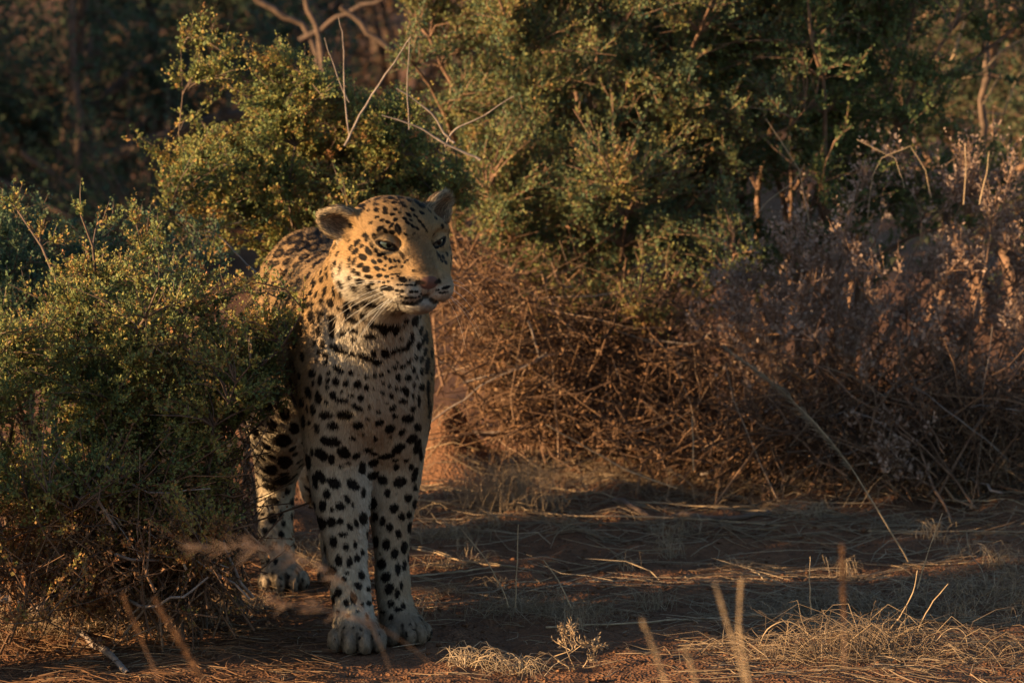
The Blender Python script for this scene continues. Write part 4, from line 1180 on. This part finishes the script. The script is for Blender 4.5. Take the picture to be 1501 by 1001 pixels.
# unseen tree and shrubs, added on the left to shade leopard, verge and background
tree('unseen_shade_tree', 'unseen leafy tree added left of the track to shade the background', 36, -2350, 5.0,
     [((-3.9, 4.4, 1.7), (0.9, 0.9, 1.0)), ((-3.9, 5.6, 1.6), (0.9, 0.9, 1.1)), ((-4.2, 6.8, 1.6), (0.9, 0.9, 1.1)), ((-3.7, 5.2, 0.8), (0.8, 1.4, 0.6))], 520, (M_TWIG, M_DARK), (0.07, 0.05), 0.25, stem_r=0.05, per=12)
tree('unseen_shade_shrub', 'unseen leafy shrub added left of the track to shade the verge and the back of the leopard', 37, -760, 0.2,
     [((-1.95, 0.38, 0.52), (0.30, 0.44, 0.54)), ((-1.95, 0.75, 0.40), (0.3, 0.25, 0.42))], 560, (M_TWIG, M_DARK), (0.024, 0.017), 0.09, stem_r=0.012, cat='shrub', per=12, clump=1.0)
tree('unseen_shade_shrub', 'unseen low leafy shrub added left of the track to shade the chest of the leopard', 38, -350, -0.34,
     [((-1.38, -0.39, 0.36), (0.22, 0.085, 0.38))], 420, (M_TWIG, M_DARK), (0.020, 0.014), 0.07, stem_r=0.010, cat='shrub', per=12, clump=0.45)

# ------------------------------------------------------------------ bare branches and stalks
def stalks(name, rows, mat, cat, group=None):
    for i, (label, pix, y, r0, r1) in enumerate(rows):
        stalk(name, label, pix, y, r0, r1, mat, cat, group, straight=(name == 'dry_stalk'))
stalks('bare_branch', (
    ('pale bare forked branch end above the leopard\'s head', [(705, 235), (655, 212), (610, 185), (560, 170)], 1.22, 0.0029, 0.0012),
    ('pale bare branch slanting up beside the forked branch end', [(665, 210), (652, 195), (625, 160), (580, 130)], 1.22, 0.0027, 0.0011),
    ('grey twig running from the pale fork into the tall shrub', [(652, 215), (668, 190), (705, 172), (752, 142)], 1.22, 0.0023, 0.0010),
    ('dark slanting twig rising out of the sunlit shrub', [(505, 215), (527, 170), (566, 110), (601, 55)], 1.22, 0.0029, 0.0012),
    ('thin upright bare twig over the sunlit shrub', [(512, 200), (505, 135), (503, 60), (496, 25)], 1.22, 0.0018, 0.0007),
    ('thin leaning bare twig over the sunlit shrub', [(512, 150), (500, 128), (489, 95), (475, 55)], 1.22, 0.0016, 0.0007),
    ('thin hanging twig above the pale forked branch', [(600, 190), (597, 130), (600, 60)], 1.22, 0.0015, 0.0008),
    ('bare twig between the low shrub and the leopard\'s rump', [(375, 400), (345, 370), (325, 350), (300, 338)], 1.1, 0.0020, 0.0008),
    ('short pale twig tip beside the leopard\'s rump', [(292, 410), (288, 380), (282, 352)], 1.1, 0.0018, 0.0008),
), M_GREYWOOD, 'branch')
stalks('blurred_branch', (
    ('thick dim bough crossing behind the sunlit shrub, sloping down', [(330, -40), (400, 15), (450, 45), (470, 110)], 4.7, 0.0093, 0.0068),
    ('thick dim bough rising to meet the sloping bough', [(475, 120), (468, 55), (440, -20)], 4.6, 0.0084, 0.0059),
    ('thick dim bough curving up from the crossing boughs', [(440, 60), (480, 35), (530, 8), (600, -10)], 4.7, 0.0078, 0.0049),
    ('amber lit bough leaning behind the bare twigs', [(500, 10), (540, 45), (585, 85), (620, 110)], 4.4, 0.0073, 0.0054),
    ('fallen grey bough lying low under the dark tree', [(-20, 255), (70, 300), (150, 345), (260, 400)], 5.9, 0.0088, 0.0061),
    ('second fallen bough under the dark tree, steeper', [(30, 225), (110, 280), (170, 325), (240, 395)], 6.0, 0.0075, 0.0054),
    ('dim upright trunk within the dark tree', [(118, 300), (115, 180), (105, 60), (110, -40)], 6.0, 0.0109, 0.0082),
), M_TWIG, 'branch')
stalks('dry_stalk', (
    ('straight golden stalk leaning over the mauve shrub', [(1186, 330), (1172, 250), (1148, 212), (1122, 174)], 1.85, 0.0010, 0.0007),
    ('golden stalk snapped into a peak over the mauve shrub', [(1365, 290), (1357, 250), (1334, 214), (1292, 232), (1278, 260), (1272, 320)], 1.8, 0.0010, 0.0007),
    ('golden stalk bent down beside the peaked stalk', [(1256, 205), (1290, 222), (1312, 232), (1326, 276)], 1.8, 0.0011, 0.0007),
    ('upright straw stalk with ragged top in the mauve shrub', [(1412, 300), (1416, 255), (1415, 210)], 1.75, 0.0014, 0.0010),
    ('straw stalk forked above the mauve shrub', [(1436, 300), (1446, 255), (1450, 222)], 1.75, 0.0016, 0.0009),
    ('curved thin stalk at the mauve shrub\'s shaded side', [(1105, 320), (1125, 295), (1165, 265), (1180, 240)], 1.9, 0.0008, 0.0004),
    ('tall pale stem leaning in the corner thicket', [(1395, 90), (1408, 50), (1428, -10)], 3.4, 0.0031, 0.0024),
    ('pale stem sloping across the corner thicket', [(1390, 122), (1440, 108), (1465, 78), (1510, 50)], 3.2, 0.0031, 0.0022),
    ('pale stem crossing the sloping stem in the corner', [(1446, 165), (1470, 168), (1485, 130), (1505, 85)], 3.2, 0.0029, 0.0022),
    ('short pale stem below the sloping stem', [(1440, 155), (1455, 128), (1468, 108)], 3.2, 0.0026, 0.0019),
    ('long yellow straw stalk lying against the verge', [(992, 716), (920, 690), (870, 662), (800, 622)], 1.55, 0.0015, 0.0011),
    ('upright straw stuck by the burrow mound', [(1017, 690), (1016, 650), (1014, 610)], 1.55, 0.0015, 0.0011),
), M_STALK, 'stalk')
stalk('dark_trunk', 'dark upright stem standing in the corner thicket', [(1430, 330), (1440, 180), (1445, 60), (1452, -30)], 3.6, 0.010, 0.007, M_TWIG, 'trunk')

def lying(name, label, pix, r0, r1, mat, cat, group=None, lift=0.006):
    """a stick or straw lying on the ground along photo columns and rows"""
    P = []
    for px, py in pix:
        g = on_ground(px, py)
        P.append((g.x, g.y, float(ground_z(g.x, g.y)) + lift))
    P = np.array(P)
    t = np.linspace(0, len(P) - 1, 14)
    Q = np.stack([np.interp(t, np.arange(len(P)), P[:, k]) for k in range(3)], 1)
    Q[:, 2] = np.maximum(Q[:, 2], ground_z(Q[:, 0], Q[:, 1]) + r0)
    rg = np.random.default_rng(int(pix[0][0] + pix[0][1]))
    Q += rg.normal(size=Q.shape) * r0 * 0.4
    return tag(link(name, tube(Q, np.linspace(r0, r1, 14) * rg.uniform(0.8, 1.2, 14), 6), mat), label, cat, group)
for label, pix, r0, r1, mat in (
    ('thick fallen dead branch lying below the low green shrub', [(-20, 880), (60, 905), (120, 940), (185, 988)], 0.0085, 0.006, M_GREYWOOD),
    ('short side branch joining the fallen dead branch', [(20, 895), (62, 896), (85, 880)], 0.005, 0.003, M_GREYWOOD),
    ('dark log lying along the verge under the dry stems', [(880, 556), (960, 552), (1060, 560), (1150, 575)], 0.012, 0.008, M_TWIG),
    ('dark fallen stick at the edge of the bare track', [(900, 762), (960, 772), (1080, 782), (1130, 776)], 0.007, 0.005, M_TWIG)):
    lying('fallen_branch', label, pix, r0, r1, mat, 'branch')
for label, pix in (
    ('long pale straw lying along the far edge of the track', [(610, 762), (800, 772), (1000, 778), (1250, 792), (1501, 800)]),
    ('pale straw lying over the long straw beyond the track', [(800, 735), (920, 758), (1060, 768), (1180, 776)]),
    ('pale straw bent into the verge beside the mauve shrub', [(1290, 735), (1380, 758), (1440, 762), (1520, 764)]),
    ('straw lying on the bare track near the grey tangle', [(800, 926), (930, 918), (1060, 905), (1180, 890)]),
    ('straw lying beside the fine hazy tuft', [(606, 815), (680, 832), (760, 838), (800, 842)]),
    ('straw lying across the track by the leopard\'s paw', [(600, 852), (660, 848), (720, 842)]),
    ('thin straw on the verge in front of the burrow mound', [(860, 745), (960, 728), (1060, 716), (1180, 700)])):
    lying('fallen_straw', label, pix, 0.0020, 0.0012, M_STALK, 'straw')
# ------------------------------------------------------------------ dry grass
for k, (label, px, py, radius, height, n, width, droop, tint, tangle, spread) in enumerate((
    ('fine hazy grass tuft on the verge behind the leopard\'s legs', 745, 765, 0.13, 0.085, 520, 0.0010, 0.25, (0.45, 0.2), 0.010, 0.055),
    ('wispy grass tuft beside the leopard\'s foreleg', 655, 800, 0.07, 0.04, 110, 0.0014, 0.7, (0.55, 0.2), 0.006, 0.03),
    ('pale curled grass tuft on the bare track', 655, 838, 0.05, 0.03, 60, 0.0015, 0.9, (0.42, 0.25), 0.006, 0.02),
    ('grey tangled grass clump in the shaded track', 770, 905, 0.11, 0.045, 170, 0.0015, 0.8, (0.45, 0.25), 0.008, 0.05),
    ('sparse grey grass beside the shaded clump', 850, 905, 0.09, 0.035, 150, 0.0013, 0.9, (0.42, 0.25), 0.007, 0.05),
    ('sunlit arching grass tuft in front of the leopard\'s paws', 695, 972, 0.085, 0.042, 70, 0.0020, 0.95, (0.80, 0.2), 0.003, 0.016),
    ('sunlit curled grass tuft next to the small leafy weed', 765, 975, 0.08, 0.038, 80, 0.0020, 0.95, (0.75, 0.2), 0.004, 0.02),
    ('large sunlit heap of flattened dry grass', 1270, 958, 0.19, 0.075, 220, 0.0018, 0.9, (0.24, 0.25), 0.012, 0.07),
    ('sunlit flattened straw left of the large heap', 1130, 965, 0.14, 0.03, 110, 0.0017, 1.0, (0.26, 0.24), 0.010, 0.08),
    ('sunlit flattened straw right of the large heap', 1440, 968, 0.16, 0.032, 120, 0.0017, 1.0, (0.26, 0.24), 0.010, 0.09),
    ('grey tangled grass behind the flattened heap', 1210, 885, 0.15, 0.055, 170, 0.0015, 0.85, (0.40, 0.25), 0.010, 0.07),
    ('shaded grass clump between two grey tangles', 1330, 885, 0.15, 0.055, 170, 0.0016, 0.85, (0.42, 0.25), 0.010, 0.07),
    ('broad grey grass clump at the track\'s shaded edge', 1450, 875, 0.15, 0.06, 170, 0.0016, 0.85, (0.42, 0.25), 0.010, 0.07),
    ('thin grass clump at the end of the track tangle', 1120, 890, 0.10, 0.035, 180, 0.0013, 0.9, (0.40, 0.25), 0.008, 0.05),
    ('brown grass on the verge under the tall shrub', 860, 735, 0.16, 0.06, 130, 0.0017, 0.7, (0.40, 0.25), 0.012, 0.08),
    ('brown grass in front of the burrow mound', 980, 738, 0.16, 0.06, 130, 0.0017, 0.7, (0.42, 0.25), 0.012, 0.08),
    ('brown grass where the verge meets the mauve shrub', 1110, 740, 0.17, 0.07, 130, 0.0017, 0.7, (0.42, 0.25), 0.012, 0.08),
    ('brown grass thick at the mauve shrub\'s foot', 1250, 742, 0.18, 0.08, 130, 0.0017, 0.6, (0.40, 0.25), 0.010, 0.09),
    ('brown grass past the mauve shrub\'s foot', 1400, 738, 0.18, 0.08, 130, 0.0017, 0.6, (0.38, 0.25), 0.010, 0.09),
    ('dry grass under the low shrub near the hind paw', 330, 905, 0.10, 0.05, 200, 0.0014, 0.8, (0.35, 0.2), 0.008, 0.05),
    ('dry grass in the shrub\'s shade by the fallen branch', 230, 925, 0.12, 0.05, 220, 0.0015, 0.8, (0.40, 0.25), 0.008, 0.06),
    ('dry grass at the low shrub\'s outer foot', 70, 930, 0.13, 0.06, 240, 0.0015, 0.8, (0.42, 0.25), 0.008, 0.06),
    ('short dry grass behind the leopard\'s hind paw', 470, 830, 0.10, 0.045, 160, 0.0014, 0.8, (0.45, 0.25), 0.008, 0.05),
)):
    gx_, gy_ = gpix(px, py)
    tuft('grass_tuft', label, gx_, gy_, radius, height, n, 400 + k, width=width, droop=droop, tint=tint, tangle=tangle, spread=spread, group='dry grass tufts on the red soil')

rng = np.random.default_rng(44)
used_wisps = set()
ANCHORS = [(gpix(a, b), t) for a, b, t in ((610, 930, "by the leopard's forepaws"), (745, 800, 'in front of the fine hazy tuft'), (770, 905, 'round the grey tangled clump'), (900, 800, 'where the track meets the verge'), (980, 860, 'on the bare middle of the track'), (1080, 800, 'beside the dark fallen stick'), (1210, 885, 'among the grey tangled grass'), (1330, 820, "before the mauve shrub's foot"), (1450, 830, 'behind the broad grey clump'))]
for k in range(60):
    gx_, gy_ = gpix(rng.uniform(560, 1500), rng.uniform(770, 930))
    if np.hypot(gx_ - PAWS[1][0][0], gy_ - PAWS[1][0][1]) < 0.10:
        continue
    where = min(ANCHORS, key=lambda t: (t[0][0] - gx_) ** 2 + (t[0][1] - gy_) ** 2)[1]
    wr, wh, wc = rng.uniform(0.03, 0.08), rng.uniform(0.02, 0.06), int(rng.uniform(10, 45))
    look = ('flat ' if wh < 0.035 else 'upright ') + ('sparse ' if wc < 28 else 'bushy ')
    if look + where in used_wisps:
        continue
    used_wisps.add(look + where)
    tuft('grass_wisp', look + 'withered wisp of grass ' + where, gx_, gy_, wr, wh, wc, 440 + k, width=0.0014, droop=0.7, tint=(0.6, 0.25), tangle=0.006, spread=0.015, group='withered wisps on the track')

# loose straw and chaff strewn over the verge
def strew(name, seed, n, px, py, lmin, lmax, w, mat, tint):
    rng = np.random.default_rng(seed)
    gxy = np.array([gpix(rng.uniform(*px), rng.uniform(*py)) for _ in range(n)])
    a = rng.normal(0, 0.9, n) + rng.choice([0, np.pi], n)
    L = rng.uniform(lmin, lmax, n)
    d = np.stack((np.cos(a), np.sin(a)), 1)
    nrm_ = np.stack((-np.sin(a), np.cos(a)), 1)
    t = np.linspace(-0.5, 0.5, 4)
    cv = rng.normal(0, 0.5, n)
    XY = gxy[:, None] + d[:, None] * (t[None, :, None] * L[:, None, None]) + nrm_[:, None] * ((t ** 2)[None, :, None] * (cv * L)[:, None, None])
    Z = ground_z(XY[..., 0], XY[..., 1]) + np.abs(rng.normal(0, 0.006, n))[:, None] + 0.0015 + np.maximum(0, rng.normal(0, 0.05, n))[:, None] * (t[None] + 0.5) * L[:, None]
    P = np.concatenate((XY, Z[..., None]), 2)
    W = np.tile(np.array((0.7, 1, 1, 0.5)), (n, 1)) * (w * rng.uniform(0.5, 1.2, n))[:, None]
    v, f = tubes(P, W, 3)
    tn = np.clip(tint + 0.25 * rng.normal(size=n), 0, 1)
    o = link(name, np_mesh(name, v, f, 4, True, {'tint': ('FLOAT', 'POINT', np.repeat(tn, 12))}), mat)
    return tag(o, kind='stuff')
strew('straw_litter', 51, 1100, (600, 1540), (690, 800), 0.03, 0.20, 0.0011, M_STRAW, 0.4)
strew('stalk_litter', 55, 220, (560, 1540), (760, 920), 0.06, 0.30, 0.0010, M_STRAW, 0.7)
strew('fine_litter', 52, 900, (-30, 1540), (790, 1010), 0.015, 0.10, 0.0009, M_STRAW, 0.35)
strew('grass_litter', 53, 600, (1020, 1540), (820, 1010), 0.03, 0.16, 0.0010, M_STRAW, 0.3)
strew('twig_litter', 54, 1500, (-30, 480), (800, 1010), 0.03, 0.14, 0.0011, M_DRYLEAF, 0.4)
# crumbs of soil and pebbles
rng = np.random.default_rng(60)
n = 5000
gxy = np.array([gpix(rng.uniform(-30, 1540), rng.uniform(740, 1005)) for _ in range(n)])
sz = rng.lognormal(-6.0, 0.55, n)
oc = np.array(((1, 0, 0), (-1, 0, 0), (0, 1, 0), (0, -1, 0), (0, 0, 1), (0, 0, -1)), float)
of = np.array(((0, 2, 4), (2, 1, 4), (1, 3, 4), (3, 0, 4), (2, 0, 5), (1, 2, 5), (3, 1, 5), (0, 3, 5)))
V = oc[None] * rng.uniform(0.5, 1.3, (n, 6, 1)) * sz[:, None, None]
th_ = rng.uniform(0, 6.28, n)
V = np.stack((V[..., 0] * np.cos(th_)[:, None] - V[..., 1] * np.sin(th_)[:, None], V[..., 0] * np.sin(th_)[:, None] + V[..., 1] * np.cos(th_)[:, None], V[..., 2] * 0.7), -1)
V += np.concatenate((gxy, (ground_z(gxy[:, 0], gxy[:, 1]) + sz * 0.3)[:, None]), 1)[:, None]
tag(link('soil_crumbs', np_mesh('soil_crumbs', V, (of[None] + 6 * np.arange(n)[:, None, None]).ravel(), 3), m_soil), kind='stuff')

# standing grass stems, most of them out of focus in front
def plume(name, label, pix, y, r0, head, mat, seed, hair=0.012, n=260, tintv=0.6, wide=0.55, hmat=None):
    """a grass stem with a feathery seed head over its upper share"""
    root = empty(name, tuple(at(pix[0][0], pix[0][1], y)))
    tag(root, label, 'grass stem')
    stalk('stem', None, pix, y, r0, r0 * 0.55, mat, parent=root)
    rng = np.random.default_rng(seed)
    P = np.array([at(a, b_, y) for a, b_ in pix])
    s = np.concatenate(([0], np.cumsum(np.linalg.norm(np.diff(P, axis=0), axis=1)))); s = s / s[-1]
    t = rng.uniform(1 - head, 1.0, n)
    C = np.stack([np.interp(t, s, P[:, k]) for k in range(3)], 1)
    D = norm(P[-1] - P[-2] + 0 * C)
    d = norm(D + norm(rng.normal(size=(n, 3))) * wide)
    L = hair * rng.uniform(0.5, 1.3, n) * np.clip(1.3 - np.abs(t - (1 - head * 0.5)) / head * 1.4, 0.3, 1)
    B = bez(C, C + d * (L * 0.5)[:, None], C + d * L[:, None], 3)
    v, f = tubes(B, np.tile(np.array((0.0006, 0.0005, 0.0002)), (n, 1)), 3)
    tn = np.clip(rng.normal(tintv, 0.15, n), 0, 1)
    tag(link('seed_head', np_mesh('seed_head', v, f, 4, True, {'tint': ('FLOAT', 'POINT', np.repeat(tn, 9))}), hmat or M_STRAW, root), kind='stuff')
    return root
plume('tall_grass', 'feathery mauve grass plume leaning in front of the mauve shrub', [(1332, 822), (1285, 745), (1230, 662), (1150, 575), (1062, 510)], 0.95, 0.0016, 0.62, M_STALK, 71, 0.020, 420, 0.35)
plume('tall_grass', 'blurred pale grass stem with two-pronged neighbour', [(1100, 1060), (1088, 980), (1070, 925), (1048, 855)], -4.2, 0.0015, 0.55, M_STALK, 72, 0.006, 200, 0.7)
plume('tall_grass', 'blurred pale upright grass stem', [(1104, 1060), (1096, 985), (1083, 920), (1087, 848)], -4.2, 0.0016, 0.5, M_STALK, 73, 0.006, 220, 0.7)
plume('tall_grass', 'short blurred grass stem leaning by the upright pair', [(985, 1050), (975, 1000), (958, 950), (941, 908)], -4.4, 0.0014, 0.6, M_STALK, 74, 0.006, 160, 0.55)
plume('tall_grass', 'shortest blurred grass stem beside the leaning one', [(1030, 1060), (1020, 1000), (1003, 945)], -4.4, 0.0014, 0.6, M_STALK, 75, 0.006, 160, 0.55)
plume('tall_grass', 'thick blurred seed head below the low green shrub', [(330, 1060), (300, 1000), (268, 945), (228, 880)], -3.8, 0.0011, 0.75, M_TWIGRED, 76, 0.012, 300, 0.5, hmat=M_DRYLEAF)
plume('tall_grass', 'faint blurred stem beside the thick seed head', [(240, 1060), (232, 1000), (205, 930), (180, 872)], -3.8, 0.0009, 0.4, M_TWIGRED, 77, 0.006, 120, 0.4, hmat=M_DRYLEAF)
plume('tall_grass', 'feathery blurred head crossing before the hind paw', [(600, 1080), (560, 950), (500, 850), (440, 815), (370, 800), (265, 802)], -3.8, 0.0006, 0.50, M_TWIG, 78, 0.026, 85, 0.3, wide=0.8, hmat=M_BRACT)
plume('tall_grass', 'feathery blurred head lying before the front paws', [(700, 1080), (650, 990), (560, 920), (490, 898), (395, 878)], -3.8, 0.0006, 0.42, M_TWIG, 79, 0.022, 70, 0.3, wide=0.8, hmat=M_BRACT)
plume('tall_grass', 'dim upright blurred stem over the grass heap', [(1238, 980), (1237, 900), (1234, 800)], -4.0, 0.0009, 0.6, M_TWIGRED, 80, 0.010, 160, 0.4, hmat=M_DRYLEAF)
for label, pix, y in (
    ('slim tan stem leaning on the track', [(745, 890), (735, 860), (705, 810), (672, 770)], 0.3),
    ('slim upright stem on the track', [(756, 890), (757, 840), (760, 768)], 0.3),
    ('short slim stem by the grey clump', [(838, 892), (818, 850), (796, 820)], 0.3),
    ('slim stem leaning away over the shaded clump', [(1345, 862), (1360, 810), (1381, 752)], 0.42),
    ('curved golden stem out of the sunlit heap', [(1288, 940), (1318, 905), (1338, 868), (1345, 835)], 0.05),
    ('reddish stem beside the curved golden stem', [(1345, 925), (1362, 890), (1390, 855)], 0.05),
    ('thin upright stem in the grey tangle', [(1190, 900), (1187, 850), (1188, 815)], 0.2),
    ('thin bent straw rising from the sunlit heap', [(1108, 962), (1125, 922), (1155, 910), (1188, 930)], 0.0),
    ('arching straw over the sunlit heap', [(1420, 965), (1415, 930), (1398, 920), (1380, 930), (1360, 955)], 0.0)):
    stalk('dry_grass', label, pix, y, 0.0013, 0.0009, M_STALK, 'grass stem')
# small leafy weed in the sun
gx_, gy_ = gpix(835, 975)
shrub('small_weed', 'small pale leafy weed at the edge of the sunlit soil', 90, (gx_, gy_, float(ground_z(gx_, gy_))), [((gx_, gy_, 0.035), (0.05, 0.04, 0.022))], 4, 16, (M_STALK, M_STRAW), per=7, sides=2, leaf=(0.010, 0.004), sprig=0.022, tint=(0.45, 0.2), stem_r=0.0014, spread=0.008, cat='weed', clump=0.2)
